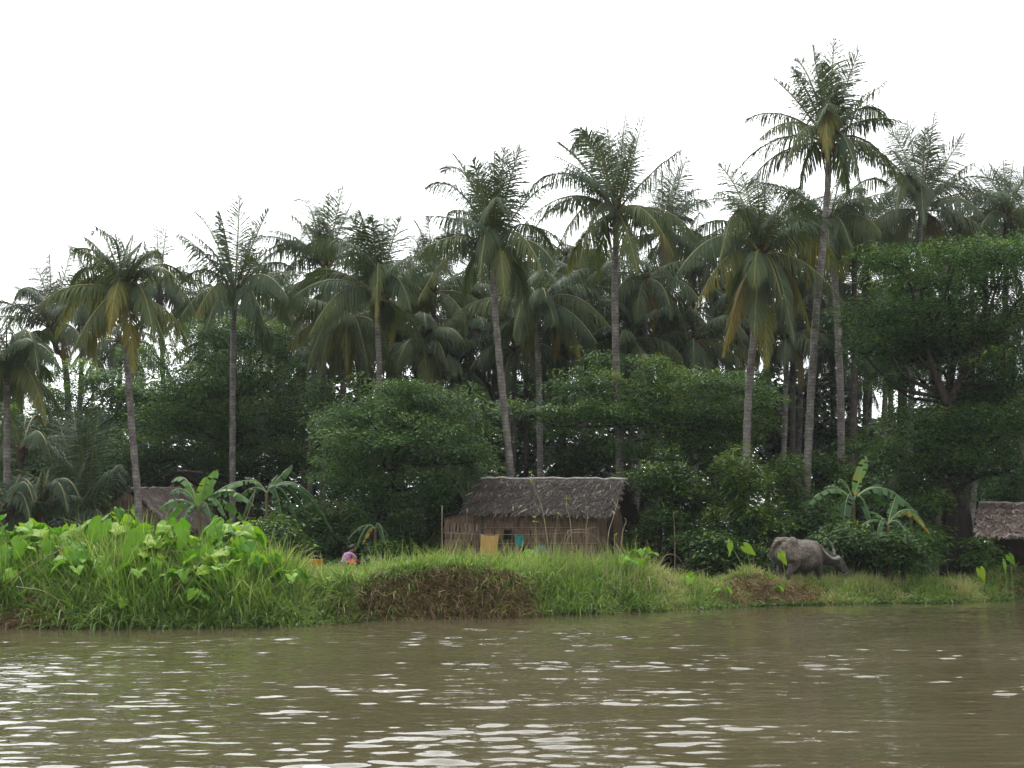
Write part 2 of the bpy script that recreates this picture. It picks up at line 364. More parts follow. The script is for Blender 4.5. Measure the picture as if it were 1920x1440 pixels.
gs = np.unique(np.concatenate([np.linspace(-9, -1, 12), np.linspace(-1, 3.5, 85), np.linspace(3.5, 12, 60), np.linspace(12, 60, 50), np.geomspace(60, 1500, 22)]))
GX, GS = np.meshgrid(gx, gs, indexing='ij'); GY = GS + shore(GX); GZ = gz(GX, GY)
def grid_faces(a, b):
    i = np.arange(a - 1)[:, None] * b; j = np.arange(b - 1)[None]
    return np.stack([i + j, i + b + j, i + b + j + 1, i + j + 1], -1).reshape(-1, 4)
mb = MB(); mb.add(np.stack([GX, GY, GZ], -1), grid_faces(*GX.shape)); g = mb.build('river_bank_ground', M['soil'])
tag(g, 'brown earth and thin turf of the low river bank', 'ground', kind='structure')

# ------------------------------------------------------------------ river
def water_mat():
    m, nt, N, L = newmat('muddy_water')
    ge = N('ShaderNodeNewGeometry')
    mp = N('ShaderNodeMapping'); mp.inputs['Scale'].default_value = (.5, 1, 1); L(ge.outputs['Position'], mp.inputs[0])
    n1 = N('ShaderNodeTexNoise'); n1.inputs['Scale'].default_value = .25; n1.inputs['Detail'].default_value = 5; L(mp.outputs[0], n1.inputs['Vector'])
    r = ramp(nt, n1.outputs['Fac'], [(.35, (.066, .055, .030)), (.65, (.086, .071, .041))])
    b = N('ShaderNodeBsdfPrincipled'); b.inputs['Roughness'].default_value = .03; b.inputs['IOR'].default_value = 1.33; b.inputs['Specular IOR Level'].default_value = .5
    L(r.outputs[0], b.inputs['Base Color'])
    n2 = N('ShaderNodeTexNoise'); n2.inputs['Scale'].default_value = 9; n2.inputs['Detail'].default_value = 3; L(mp.outputs[0], n2.inputs['Vector'])
    bp = N('ShaderNodeBump'); bp.inputs['Strength'].default_value = .28; bp.inputs['Distance'].default_value = .012; L(n2.outputs['Fac'], bp.inputs['Height']); L(bp.outputs[0], b.inputs['Normal'])
    o = N('ShaderNodeOutputMaterial'); L(b.outputs[0], o.inputs[0])
    return m
WR = np.random.default_rng(3)
def waves(x, y):
    z = np.zeros_like(x)
    patch = .26 + .40 * smooth(.40, .66, fbm(x * .23 + 40, y * .42 + 9, 3)) + .2 * smooth(2, -8, x)
    calm = smooth(0, 4.5, shore(x) - y) * .85 + .15
    for lam, n, st in ((2.4, 5, .004), (1.15, 9, .010), (.6, 14, .016), (.34, 22, .024), (.19, 26, .027), (.12, 20, .016)):
        for k in range(n):
            l = lam * WR.uniform(.75, 1.3); th = WR.normal(-math.pi / 2 + .05, .24); kx, ky = math.cos(th) * 2 * math.pi / l, math.sin(th) * 2 * math.pi / l
            a = st * l / (2 * math.pi) * 1.25
            ph = WR.uniform(0, 6.28) + 1.3 * fbm(x * .5 / lam ** .5 + 7 * k, y * .5 / lam ** .5, 2) * 3
            z = z + a * np.sin(kx * x + ky * y + ph)
    return z * patch * calm
u = np.concatenate([-np.geomspace(30, 1.05, 24), np.linspace(-1, 1, 700), np.geomspace(1.05, 30, 24)])
yy = np.concatenate([[-300, -80, -20, 0], 1 / np.linspace(1 / 6.5, 1 / 46.0, 1500)])
U, Yw = np.meshgrid(u, yy, indexing='ij'); Xw = U * (.52 * np.maximum(Yw, 2) + 1.5)
Zw = waves(Xw, Yw) * (np.abs(U) < 1.02) * (Yw > 2.5)
mb = MB(); mb.add(np.stack([Xw, Yw, Zw], -1), grid_faces(*Xw.shape)[:, ::-1] if False else grid_faces(*Xw.shape)); g = mb.build('river_water', water_mat())
tag(g, 'muddy brown river with small bright ripples', 'river', kind='structure')

# thin haze volume added to lift the dark tones
hm, hnt, hN, hL = newmat('added_haze'); hv = hN('ShaderNodeVolumePrincipled'); hv.inputs['Color'].default_value = (.93, .97, 1, 1); hv.inputs['Density'].default_value = HAZE
ho = hN('ShaderNodeOutputMaterial'); hL(hv.outputs[0], ho.inputs['Volume'])
mb = MB(); box(mb, (0, 700, 11), np.eye(3), (960, 1060, 14.3)); hz_ = mb.build('haze', hm, smooth_faces=False); tag(hz_, 'thin haze over the river and grove, added to lift the dark tones', 'haze', kind='stuff')
cy.volume_bounces = 0
# ------------------------------------------------------------------ coconut palms
UP = np.array([0, 0, 1.0])
def frond(mb, C, P, T, n=60, Lm=1.0, droop=.7, vee=.25, width=.055, var=.4, rng=RNG, tipvar=None, stalk=.12, flip=None):
    """one pinnate frond along the curve C-P-T: leaflets on both sides hang with 'droop'; material 0 leaflets, 1 stalk"""
    C, P, T = map(lambda a: np.asarray(a, float), (C, P, T))
    L = np.linalg.norm(P - C) + np.linalg.norm(T - P)
    t = np.linspace(stalk, 1, n)[:, None]
    bz = lambda t: (1 - t) ** 2 * C + 2 * t * (1 - t) * P + t * t * T
    dz = lambda t: unit(2 * (1 - t) * (P - C) + 2 * t * (T - P))
    X, Tn = bz(t), dz(t)
    Nn = np.cross(T - C, P - C)
    if np.linalg.norm(Nn) < .06 * L * L * .25:
        Nn = np.cross(T - C, UP + rng.normal(size=3) * .3)
        if np.linalg.norm(Nn) < 1e-3: Nn = np.array([1, 0, 0.])
    Nn = unit(Nn)
    if np.cross(Nn, dz(np.array([[.5]]))[0])[2] < 0: Nn = -Nn
    tw = rng.normal(0, .45) * t + rng.normal(0, .2)
    U0 = np.cross(Nn, Tn)
    if Tn[n // 2, 2] > .6:          # young upright fronds open like a hand, blades spread to both sides
        q = rng.normal(0, .55); h = np.array([math.cos(q), math.sin(q), 0]); Nn = h
    S = Nn * np.cos(tw) + U0 * np.sin(tw); S = unit(S - (S * Tn).sum(1, keepdims=True) * Tn); U_ = np.cross(S, Tn)
    tt = t[:, 0]
    prof = np.interp(tt, [stalk, .2, .35, .6, .85, 1], [.45, .8, 1, .97, .62, .25])
    Vs, n4 = [], 0; wl = (width * np.sqrt(prof / prof.max()))[:, None]
    for sd in (-1, 1):
        jit = rng.normal(0, .07, n); al = np.interp(tt, [stalk, .4, 1], [.35, .58, 1.18]) + jit
        lift = vee + rng.normal(0, .08, n)
        d = unit(S * sd * np.cos(al)[:, None] + Tn * np.sin(al)[:, None] + U_ * lift[:, None])
        ln = Lm * prof * rng.uniform(.78, 1.1, n) * np.where(rng.random(n) < .06, .35, 1)
        W = unit(Tn - (Tn * d).sum(1, keepdims=True) * d)
        W = unit(W + U_ * rng.normal(0, .2, (n, 1)))
        p = X.copy(); rows = []
        dr = droop * rng.uniform(.7, 1.3, n)
        for k, wp in enumerate((.55, 1, .8, .06)):
            rows += [p - W * (wl * wp * .5), p + W * (wl * wp * .5)]
            dd = unit(d + np.array([0, 0, -1]) * (dr * ((k + .75) / 2.4))[:, None])
            p = p + dd * (ln / 3)[:, None]
        Vs.append(np.stack(rows, 1))
    V = np.concatenate(Vs); m = len(V)
    base = np.arange(m)[:, None] * 8
    F = np.concatenate([base + np.array([2 * k, 2 * k + 1, 2 * k + 3, 2 * k + 2]) for k in range(3)])
    va = np.tile(np.clip(var + rng.normal(0, .06, n) + (0 if tipvar is None else (tipvar - var) * smooth(.3, .95, tt)), 0, 1), 2)
    mb.add(V.reshape(-1, 3), F, np.repeat(va, 8), 0)
    tube(mb, bz(np.linspace(0, 1, 12)[:, None]), np.linspace(.055, .012, 12), 5, var, 1, cap=False)

def auto_fronds(C, n, L, rng, e0=1.35, e1=-.75, az=None, first=0):
    """C-P-T curves of a full crown, youngest upright first"""
    out = []
    for i in range(n):
        q = (i + .5) / n
        a = first + i * 2.39996 + rng.normal(0, .25) if az is None else rng.uniform(*az)
        el = e0 + (e1 - e0) * q ** .9 + rng.normal(0, .1); Lf = L * rng.uniform(.85, 1.08) * (.8 + .2 * min(1, q * 4))
        d = lambda e: np.array([math.cos(e) * math.cos(a), math.cos(e) * math.sin(a), math.sin(e)])
        bend = .35 + .75 * math.cos(el) + rng.uniform(0, .2)
        P = C + d(el) * Lf * .52; T = P + d(max(el - bend, -1.5)) * Lf * .5
        out.append((C + d(el) * .1, P, T, q))
    return out
def style(el, q, rng):
    """leaflet droop, V lift and age colour for a frond of elevation el"""
    if el > .75: return .62, .25, rng.uniform(.2, .5)
    if el > .1: return 1.9, .25, rng.uniform(.2, .5)
    return 2.3, .0, rng.uniform(.35, .66)

def crown_heart(mb, C, r=.22, rng=RNG):
    blob(mb, C + np.array([0, 0, -.05]), (r, r, r * 2.2), .5, 0, 10, 8, .12, rng)
    for k in range(7):
        a = k * .9 + rng.uniform(-.3, .3); d = np.array([math.cos(a), math.sin(a), 0])
        tube(mb, [C + d * .05 + UP * -.1, C + d * .22 + UP * .22, C + d * .42 + UP * .42], [.1, .07, .03], 5, .5, 0)

def trunk(name, pts, r0, r1, mat, parent, origin, n=40):
    P = catmull(pts, n); t = np.linspace(0, 1, n)
    R = r1 + (r0 - r1) * (1 - t) + .10 * np.exp(-t * 22) + .012 * np.sin(np.arange(n) * 2.1)
    mb = MB(); tube(mb, P, R, 10); return mb.build(name, mat, parent, origin)

def palm(name, label, group, C, Y, tr, fronds, extra=8, L=4.7, r=(.15, .11), mat='palm', bark='bark', nuts=0, dead=2, seed=1, split=True, base_age=0, nl=92, e0=1.15, e1=-.3, skirt=0, width=.048):
    """a coconut palm: C = crown pixel, tr = trunk pixels from foot up, fronds = (tip px, tip py, arch, depth sign[, age])"""
    rng = np.random.default_rng(seed)
    c = at(C[0], C[1], Y)
    pts = [at(x, y, Y) for x, y in tr] + [c]
    pts[0][2] = gz(pts[0][0], Y) - .1
    base = pts[0] + [0, 0, .1]
    root = thing(name, label, 'palm tree', base, group)
    trunk('trunk', pts, r[0], r[1], M[bark], root, base)
    mb = MB(); crown_heart(mb, c, .2, rng)
    if skirt:
        for k in range(skirt):
            a = rng.uniform(0, 6.28); d = np.array([math.cos(a), math.sin(a), 0])
            tube(mb, [c + d * .15, c + d * .45 + UP * -.3, c + d * .3 + UP * -rng.uniform(1.0, 1.7)], [.05, .06, .01], 4, .5)
    mb.build('crown_fibre', M['heart'], root, base)
    curves = []
    for f in fronds:
        T0 = at(f[0], f[1], Y); ch = np.linalg.norm(T0 - c); Lf = L * rng.uniform(.93, 1.05)
        dy = math.sqrt(max(0, Lf * Lf - ch * ch)) * .8 * f[3] if len(f) > 3 else 0
        dy = max(-3.2, min(3.2, dy))
        t = T0.copy(); t[1] += dy
        t[2] = CAMZ + (T0[2] - CAMZ) * (Y + dy) / Y; t[0] = T0[0] * (Y + dy) / Y
        ch = np.linalg.norm(t - c); P = c + (t - c) * .5 + UP * f[2] * 2 * ch * .9
        el = math.atan2(P[2] - c[2], np.linalg.norm((P - c)[:2])); hang = (t - c)[2] / ch
        curves.append((c, P, t, el, hang, f[4] if len(f) > 4 else None))
    for i, (a, P, t, q) in enumerate(auto_fronds(c, extra, L * .93, rng, e0, e1, None, seed)):
        el = math.atan2(P[2] - c[2], np.linalg.norm((P - c)[:2])); curves.append((a, P, t, el, (t - c)[2] / np.linalg.norm(t - c), None))
    for k in range(dead):
        a = rng.uniform(0, 6.28); d = np.array([math.cos(a), math.sin(a), 0])
        curves.append((c, c + d * 1.3 + UP * .1, c + d * rng.uniform(.7, 1.4) - UP * rng.uniform(2.2, 3.2), -.8, -1, rng.choice([.8, .95])))
    mb = MB()
    for i, (a, P, t, el, hang, age) in enumerate(curves):
        et = math.asin(max(-1, min(1, hang))); dr, ve, va = style(1 if et > .85 else .5 if et > -.12 else -1, 0, rng)
        tv = None
        if age is not None: va = age; dr = max(dr, 1.1)
        else:
            va += base_age
            if hang < -.3 and rng.random() < .4: tv = min(.84, va + rng.uniform(.05, .25))
        m_ = MB() if split else mb
        up_ = dr < 1
        frond(m_, a, P, t, int(nl * (1.25 if up_ else 1)), (1.32 if up_ else 1.24) * L / 4.7, dr, ve, width * (.8 if up_ else 1), min(va, .97), rng, tv)
        if split: m_.build('frond', [M[mat], M['rachis']], root, base)
    if not split: mb.build('crown', [M[mat], M['rachis']], root, base)
    for k in range(nuts):
        a = rng.uniform(0, 6.28); p = c + np.array([math.cos(a) * .26, math.sin(a) * .26 - .08, -rng.uniform(.15, .5)])
        mb = MB(); blob(mb, p, (.125, .125, .155)); mb.build('coconut', M['coconut'], root, base)
    return root

G1 = 'tall coconut palms along the river bank'
palm('coconut_palm', 'slim leaning coconut palm whose bare grey trunk crosses the thatched gable roof', G1, (233, 552), 42,
     [(264, 1060), (258, 930), (247, 800), (240, 700), (235, 610)],
     [(178, 422, .1, 1), (250, 437, .08, 1), (215, 436, .05, -1), (138, 467, .15, 1), (160, 445, .12, -1), (268, 452, .08, -1), (298, 475, .2, 1), (350, 525, .3, 1),
      (367, 590, .35, -1), (103, 632, .38, 1), (132, 667, .2, -1), (205, 625, .35, -1), (252, 694, .15, -1, .8), (317, 672, .22, -1), (341, 682, .28, 1), (120, 560, .3, 1), (290, 640, .3, -1), (165, 610, .35, 1)],
     6, 4.3, (.135, .105), dead=1, seed=3, base_age=.12, nuts=3)
palm('coconut_palm', 'coconut palm with a yellow nut bunch standing above the dark leafy tree', G1, (440, 553), 50, [(436, 1060), (436, 800), (437, 640)],
     [(370, 402, .12, 1), (450, 366, .03, 1), (412, 398, .1, -1), (505, 392, .08, 1), (335, 437, .1, -1), (480, 420, .02, -1), (332, 540, .25, 1), (340, 592, .22, -1), (545, 500, .2, 1), (540, 560, .25, -1), (385, 622, .25, -1), (500, 625, .25, -1), (545, 605, .3, 1), (365, 600, .3, -1), (530, 455, .12, 1)],
     5, 4.9, (.15, .12), nuts=8, dead=0, seed=4)
palm('coconut_palm', 'tall coconut palm with a bushy upswept head and pale straight trunk', G1, (610, 505), 56, [(604, 1060), (606, 800), (607, 640), (609, 560)],
     [(562, 375, .2, 1), (617, 360, .03, 1), (643, 350, .02, -1), (535, 397, .1, 1), (507, 432, .15, -1), (522, 465, .2, 1), (482, 503, .25, 1), (690, 440, .15, 1), (660, 380, .05, 1), (590, 385, .05, -1), (575, 420, .1, 1), (700, 500, .25, 1), (500, 560, .3, -1)],
     8, 5.4, (.16, .13), dead=0, seed=5)
palm('coconut_palm', 'coconut palm with outspread drooping fronds and a reddish fibre collar', G1, (708, 560), 47, [(690, 1060), (706, 800), (711, 690), (708, 620)],
     [(655, 405, .12, 1), (676, 396, .08, -1), (722, 400, .02, 1), (753, 405, .08, 1), (697, 402, .1, -1), (640, 452, .2, -1), (567, 467, .3, 1), (800, 530, .3, 1), (766, 482, .12, -1), (556, 552, .22, -1), (572, 515, .15, 1), (530, 592, .35, 1), (582, 624, .32, -1), (842, 586, .28, 1), (770, 580, .35, -1), (706, 600, .6, -1), (735, 640, .3, 1)],
     4, 4.6, (.14, .11), dead=0, seed=6)
palm('coconut_palm', 'short coconut palm with hanging yellowing fronds in front of a thicker trunk', G1, (646, 602), 52, [(636, 1060), (640, 800), (645, 680)],
     [(577, 692, .32, -1), (710, 655, .3, 1), (545, 622, .3, 1), (600, 700, .3, -1, .72), (690, 700, .3, -1), (650, 690, .3, -1, .8), (590, 560, .2, 1)], 14, 4.4, (.15, .13), bark='bark_dark', dead=2, seed=7, base_age=.1, nuts=4)
palm('coconut_palm', 'dark trunked coconut palm with a small ragged crown behind the drooping fronds', G1, (813, 548), 58, [(812, 1060), (811, 720), (812, 620)],
     [(780, 420, .14, 1), (803, 405, .03, 1), (840, 417, .05, 1), (762, 445, .2, 1), (862, 445, .2, 1), (765, 535, .25, 1)], 13, 4.8, (.17, .15), bark='bark_dark', dead=2, seed=8)
palm('coconut_palm', 'tall curving coconut palm whose grey trunk rises directly behind the hut ridge', G1, (926, 466), 44, [(963, 1060), (957, 893), (945, 760), (934, 650), (926, 550)],
     [(832, 322, .28, 1), (800, 350, .25, 1), (851, 292, .12, 1), (927, 284, .02, 1), (946, 276, .02, -1), (975, 277, .06, 1), (886, 300, .08, -1), (1040, 342, .12, 1), (842, 397, .15, 1), (856, 408, .12, -1), (930, 370, .2, -1, .6), (780, 487, .2, 1), (757, 497, .2, -1), (784, 562, .25, -1), (1017, 512, .3, -1), (1037, 470, .3, 1), (946, 552, .25, -1, .72), (900, 515, .4, -1), (868, 560, .3, 1), (990, 560, .3, 1), (905, 330, .05, 1)],
     3, 4.8, (.17, .12), dead=0, seed=9, nuts=3, skirt=5)
palm('coconut_palm', 'tall coconut palm with a windblown top and smooth pale trunk above the flat topped tree', G1, (1155, 398), 47, [(1167, 1060), (1161, 850), (1156, 700), (1153, 560), (1155, 450)],
     [(1068, 284, .42, 1), (1080, 240, .2, -1), (1048, 270, .08, 1), (1058, 315, .1, -1), (1000, 347, .25, 1), (1137, 226, .04, 1), (1172, 217, .02, 1), (1207, 218, -.04, 1), (1190, 260, .02, -1), (1277, 281, .05, 1), (965, 442, .3, -1), (1027, 512, .32, -1), (1262, 475, .25, -1), (1195, 508, .12, -1, .7), (1257, 445, .22, 1), (1240, 520, .3, 1), (1085, 500, .3, -1), (1110, 250, .12, 1), (1000, 430, .28, 1), (1120, 520, .3, 1)],
     3, 4.9, (.18, .125), dead=0, seed=10, skirt=7, nuts=2)
palm('coconut_palm', 'grey green coconut palm peeping out behind the windblown one', G1, (1246, 440), 60, [(1232, 1060), (1236, 720), (1241, 520)],
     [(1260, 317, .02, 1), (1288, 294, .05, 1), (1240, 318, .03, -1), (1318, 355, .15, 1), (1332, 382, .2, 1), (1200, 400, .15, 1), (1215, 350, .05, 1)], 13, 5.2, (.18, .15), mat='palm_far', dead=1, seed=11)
palm('coconut_palm', 'low coconut palm with green nuts and long yellow tipped fronds hanging like an umbrella', G1, (1428, 480), 44, [(1394, 1060), (1401, 800), (1408, 690), (1420, 560)],
     [(1269, 513, .25, -1), (1304, 575, .22, -1), (1356, 662, .15, -1, .88), (1414, 624, .1, -1, .6), (1438, 686, .06, -1, .78), (1467, 566, .15, -1), (1489, 637, .25, -1), (1584, 571, .2, -1), (1584, 522, .33, 1, .76), (1351, 486, .55, -1), (1346, 310, .15, 1), (1389, 322, .08, 1), (1438, 325, .04, 1), (1343, 360, .18, -1), (1516, 394, .2, 1), (1502, 348, .1, 1), (1300, 440, .28, 1), (1420, 340, .1, -1), (1520, 620, .3, 1), (1470, 380, .1, -1), (1365, 610, .3, 1)],
     3, 5.0, (.16, .13), nuts=9, dead=1, seed=12, base_age=.1)
palm('coconut_palm', 'tallest coconut palm rising alone into the white sky', G1, (1553, 268), 45, [(1504, 1060), (1514, 870), (1528, 620), (1545, 440), (1553, 330)],
     [(1564, 72, .02, 1), (1523, 86, .06, 1), (1490, 114, .2, 1), (1484, 124, .1, -1), (1451, 148, .06, 1), (1395, 226, .2, 1), (1422, 262, .2, -1), (1389, 310, .22, 1), (1467, 334, .3, -1, .62), (1612, 91, .03, 1), (1665, 150, .04, 1), (1672, 232, .25, 1), (1716, 355, .22, -1), (1690, 345, .25, 1), (1612, 342, .3, -1), (1552, 300, .5, -1, .8), (1575, 150, .05, -1), (1540, 120, .02, -1), (1500, 350, .3, 1), (1550, 200, .2, -1, .6), (1590, 360, .25, 1)],
     2, 4.6, (.17, .125), dead=0, seed=13, nuts=5, skirt=6)
palm('coconut_palm', 'coconut palm with an upright frond fan and one brown frond above the layered tree', G1, (1728, 395), 54, [(1700, 1060), (1710, 700), (1722, 480)],
     [(1753, 210, .03, 1), (1700, 228, .1, 1), (1668, 252, .2, 1), (1807, 256, .05, 1), (1828, 303, .05, 1), (1856, 334, .2, -1), (1680, 396, .5, -1, .68), (1732, 420, .5, -1), (1735, 240, .04, -1), (1690, 300, .1, -1), (1660, 320, .15, 1), (1775, 300, .05, 1)],
     8, 5.3, (.17, .14), dead=2, seed=14, mat='palm_far')
palm('coconut_palm', 'half hidden coconut palm directly behind the tallest trunk', G1, (1557, 420), 55, [(1575, 1060), (1577, 800), (1570, 600)],
     [(1650, 394, .3, -1), (1664, 345, .2, 1), (1596, 465, .25, -1), (1646, 462, .2, -1), (1470, 430, .25, 1)], 15, 5.2, (.19, .16), dead=2, seed=15, nuts=3)
palm('coconut_palm', 'coconut palm at the water end of the row, its crown cut by the edge', G1, (12, 692), 42, [(14, 1060), (13, 850)],
     [(30, 590, .03, 1), (12, 600, .03, -1), (94, 634, .3, 1), (114, 692, .25, -1), (72, 695, .45, -1), (96, 712, .22, 1), (86, 790, .25, -1, .74), (-60, 620, .2, 1), (-90, 700, .25, -1), (-40, 760, .3, -1), (60, 640, .15, -1), (40, 770, .3, 1)], 5, 3.9, (.13, .11), dead=1, seed=16)
palm('coconut_palm', 'grey hazy coconut palm with a dark leaning trunk', G1, (96, 618), 60, [(132, 1060), (125, 710), (106, 655)],
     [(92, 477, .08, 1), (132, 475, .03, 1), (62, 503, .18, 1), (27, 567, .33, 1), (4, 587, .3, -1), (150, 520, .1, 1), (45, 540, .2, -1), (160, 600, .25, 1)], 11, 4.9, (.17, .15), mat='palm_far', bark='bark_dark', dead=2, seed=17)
palm('coconut_palm', 'coconut palm with long arching fronds sheltered between two pale trunks', G1, (1008, 572), 54, [(1014, 1060), (1012, 800), (1009, 650)],
     [(1146, 616, .25, -1), (1117, 638, .15, -1), (964, 623, .3, -1), (1040, 605, .2, -1), (1030, 518, .3, -1), (1100, 520, .3, 1), (930, 560, .25, 1)], 14, 5.2, (.17, .15), dead=3, seed=18)
palm('coconut_palm', 'small pale green coconut palm tucked low between the dark trunks', G1, (792, 655), 56, [(790, 1060), (791, 750)],
     [(745, 684, .3, -1), (866, 636, .25, -1), (797, 610, .4, -1), (840, 690, .3, -1), (755, 630, .2, 1)], 12, 4.2, (.14, .12), dead=1, seed=19, base_age=.12)
# palms deeper in the grove: one mesh crown each
G2 = 'coconut palms deeper in the grove'
KIND_ = ['coconut palm deep in the grove with a full round crown', 'coconut palm deep in the grove with a ragged drooping crown', 'coconut palm deep in the grove with a narrow upswept crown']
WHERE = [(40, 730, 75, 'at the river end of the grove'), (158, 570, 72, 'between the two grey hazy crowns'), (300, 530, 70, 'with a spear leaf above the slim palm'), (378, 560, 76, 'under the nut bearing palm'), (520, 560, 70, 'filling the gap beside the nut bearing palm'), (560, 610, 64, 'above the dark leafy tree'),
         (672, 540, 70, 'behind the red collared palm'), (755, 545, 66, 'beside the red collared palm'), (862, 545, 64, 'beside the curving trunk'), (882, 625, 60, 'low beside the curving trunk'), (986, 500, 66, 'between the two tallest middle palms'), (1062, 480, 62, 'under the long windblown frond'),
         (1088, 570, 58, 'low behind the smooth pale trunk'), (1110, 505, 70, 'directly behind the smooth pale trunk'), (1182, 565, 64, 'past the smooth pale trunk'), (1212, 525, 58, 'with tawny hanging fronds'), (1300, 475, 66, 'behind the umbrella shaped palm'), (1340, 530, 70, 'half covered by the umbrella shaped palm'),
         (1300, 640, 60, 'low over the flat topped tree'), (1385, 450, 64, 'above the umbrella shaped palm'), (1482, 440, 62, 'left of the tallest trunk'), (1502, 530, 66, 'against the tallest trunk'), (1602, 475, 60, 'under the tallest crown'), (1625, 425, 66, 'beside the upright fan palm'),
         (1662, 450, 64, 'above the wide layered tree'), (1795, 425, 60, 'past the upright fan palm'), (1822, 465, 70, 'just above the layered tree top'), (1850, 440, 62, 'with feathery grey fronds'), (1888, 405, 58, 'with a pointed crown at the photo edge'), (1702, 525, 66, 'showing through the layered tree'),
         (950, 565, 62, 'behind the curving trunk'), (1262, 600, 72, 'in the bright gap'), (1560, 570, 70, 'behind the leaning trunks'), (1442, 590, 72, 'under the yellow fronds'), (1630, 580, 75, 'among the crowded straight trunks'), (1668, 600, 62, 'with a thick trunk in the crowd'), (1930, 430, 66, 'almost out of view'), (470, 590, 66, 'over the dark tree crown'), (415, 640, 72, 'low over the dark tree'), (590, 660, 62, 'with tawny skirts near the pale trunk'), (690, 640, 66, 'low behind the red collared palm'),
         (740, 600, 60, 'drooping onto the feathery tree'), (850, 690, 58, 'low above the feathery tree'), (905, 640, 66, 'between the dark trunk and the curving trunk'), (965, 660, 58, 'under the long arching fronds'), (1050, 640, 66, 'low between two pale trunks'), (1100, 660, 60, 'hanging over the flat topped tree'),
         (1180, 640, 58, 'low beside the smooth pale trunk'), (1220, 660, 68, 'in the gap past the smooth trunk'), (1340, 620, 62, 'under the umbrella shaped palm'), (1380, 560, 70, 'in the umbrella palm shade'), (1475, 640, 62, 'beside the yellow hanging fronds'), (1530, 640, 70, 'low among the leaning trunks'),
         (1600, 640, 62, 'with yellow rags near the layered tree'), (1580, 700, 74, 'dim among the crowded trunks'), (1690, 660, 66, 'dim below the layered tree'), (1760, 640, 64, 'in the fork of the layered tree'), (1880, 620, 66, 'covered by the layered tree'), (225, 640, 68, 'over the loose leafed tree')]
for i, (px, py, Y, wh) in enumerate(WHERE):
    rg = np.random.default_rng(100 + i); k = int(rg.integers(0, 3)); lean = rg.normal(0, 12)
    sp = {0: (1.2, -.4), 1: (.9, -.7), 2: (1.35, -.1)}[k]
    fr = [(px + dx, py - 118, .03, 1) for dx in ((-8, 14) if px in (300, 1888) else ())]
    palm('grove_palm', ['round headed', 'ragged', 'upswept'][k] + ' coconut palm deep in the grove ' + wh.replace('left of', 'next to'), G2, (px, py), Y,
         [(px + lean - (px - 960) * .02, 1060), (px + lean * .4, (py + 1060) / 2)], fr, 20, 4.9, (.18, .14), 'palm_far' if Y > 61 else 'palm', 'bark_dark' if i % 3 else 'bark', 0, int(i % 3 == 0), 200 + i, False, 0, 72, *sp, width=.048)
# ------------------------------------------------------------------ broadleaf trees and shrubs
def leafy(mb, centres, radii, n_clump, n_leaf, ll, lw, rng, flat=.38, clump_r=.75, droop=.25, base=.4):
    flat = flat * 1.12
    """crown of many small leaf blades: each pad (centre, radii) holds n_clump flattened sprays of n_leaf leaves"""
    for c, r, nc in zip(centres, radii, n_clump):
        q = unit(rng.normal(size=(nc, 3))) * (rng.random((nc, 1)) ** (1 / 2.6)); q[:, 2] = np.where(q[:, 2] < -.2, q[:, 2] * .6, q[:, 2])
        st = rng.random((nc, 1)) < .26; q = np.where(st, q / np.maximum(np.linalg.norm(q, axis=1, keepdims=True), .3) * rng.uniform(1.05, 1.45, (nc, 1)), q)
        cc = c + q * r
        for j in range(nc):
            n = int(n_leaf * rng.uniform(.6, 1.3)); cr = clump_r * rng.uniform(.6, 1.25)
            th = rng.uniform(0, 6.283, n); rad = np.sqrt(rng.random(n))
            out = np.stack([np.cos(th), np.sin(th), 0 * th], -1)
            h = (1 - rad ** 2) * flat * rng.random(n) ** .35 - droop * rad ** 2 * .6
            tl = rng.normal(0, .3, 2); hh = h + out[:, 0] * rad * tl[0] + out[:, 1] * rad * tl[1]
            P = cc[j] + out * (rad * cr)[:, None] + np.stack([0 * h, 0 * h, hh * cr], -1) + rng.normal(0, .07, (n, 3))
            D = unit(out + rng.normal(0, .45, (n, 3)) * [1, 1, .55] + np.array([0, 0, -.22]))
            N = unit(np.array([0, 0, 1.0]) + out * .3 + rng.normal(0, .36, (n, 3)))
            tone = np.clip(base + rng.normal(0, .2) + .62 * (q[j, 2] > .2) * rng.random() + rng.normal(0, .13, n), 0, 1)  # upper clumps get lighter colour: light from above painted in, beside young growth
            kites(mb, P, D, N, ll * rng.uniform(.7, 1.3, n), lw * rng.uniform(.7, 1.3, n), tone)

def limb(mb, a, b, r0, r1, rng, sag=.15, n=9):
    a, b = np.asarray(a, float), np.asarray(b, float); L = np.linalg.norm(b - a)
    m = (a + b) / 2 + rng.normal(0, .09, 3) * L - UP * L * sag * .3; m2 = a * .25 + b * .75 + rng.normal(0, .06, 3) * L
    tube(mb, catmull([a, m, m2, b], n), np.linspace(r0, r1, n), 7)

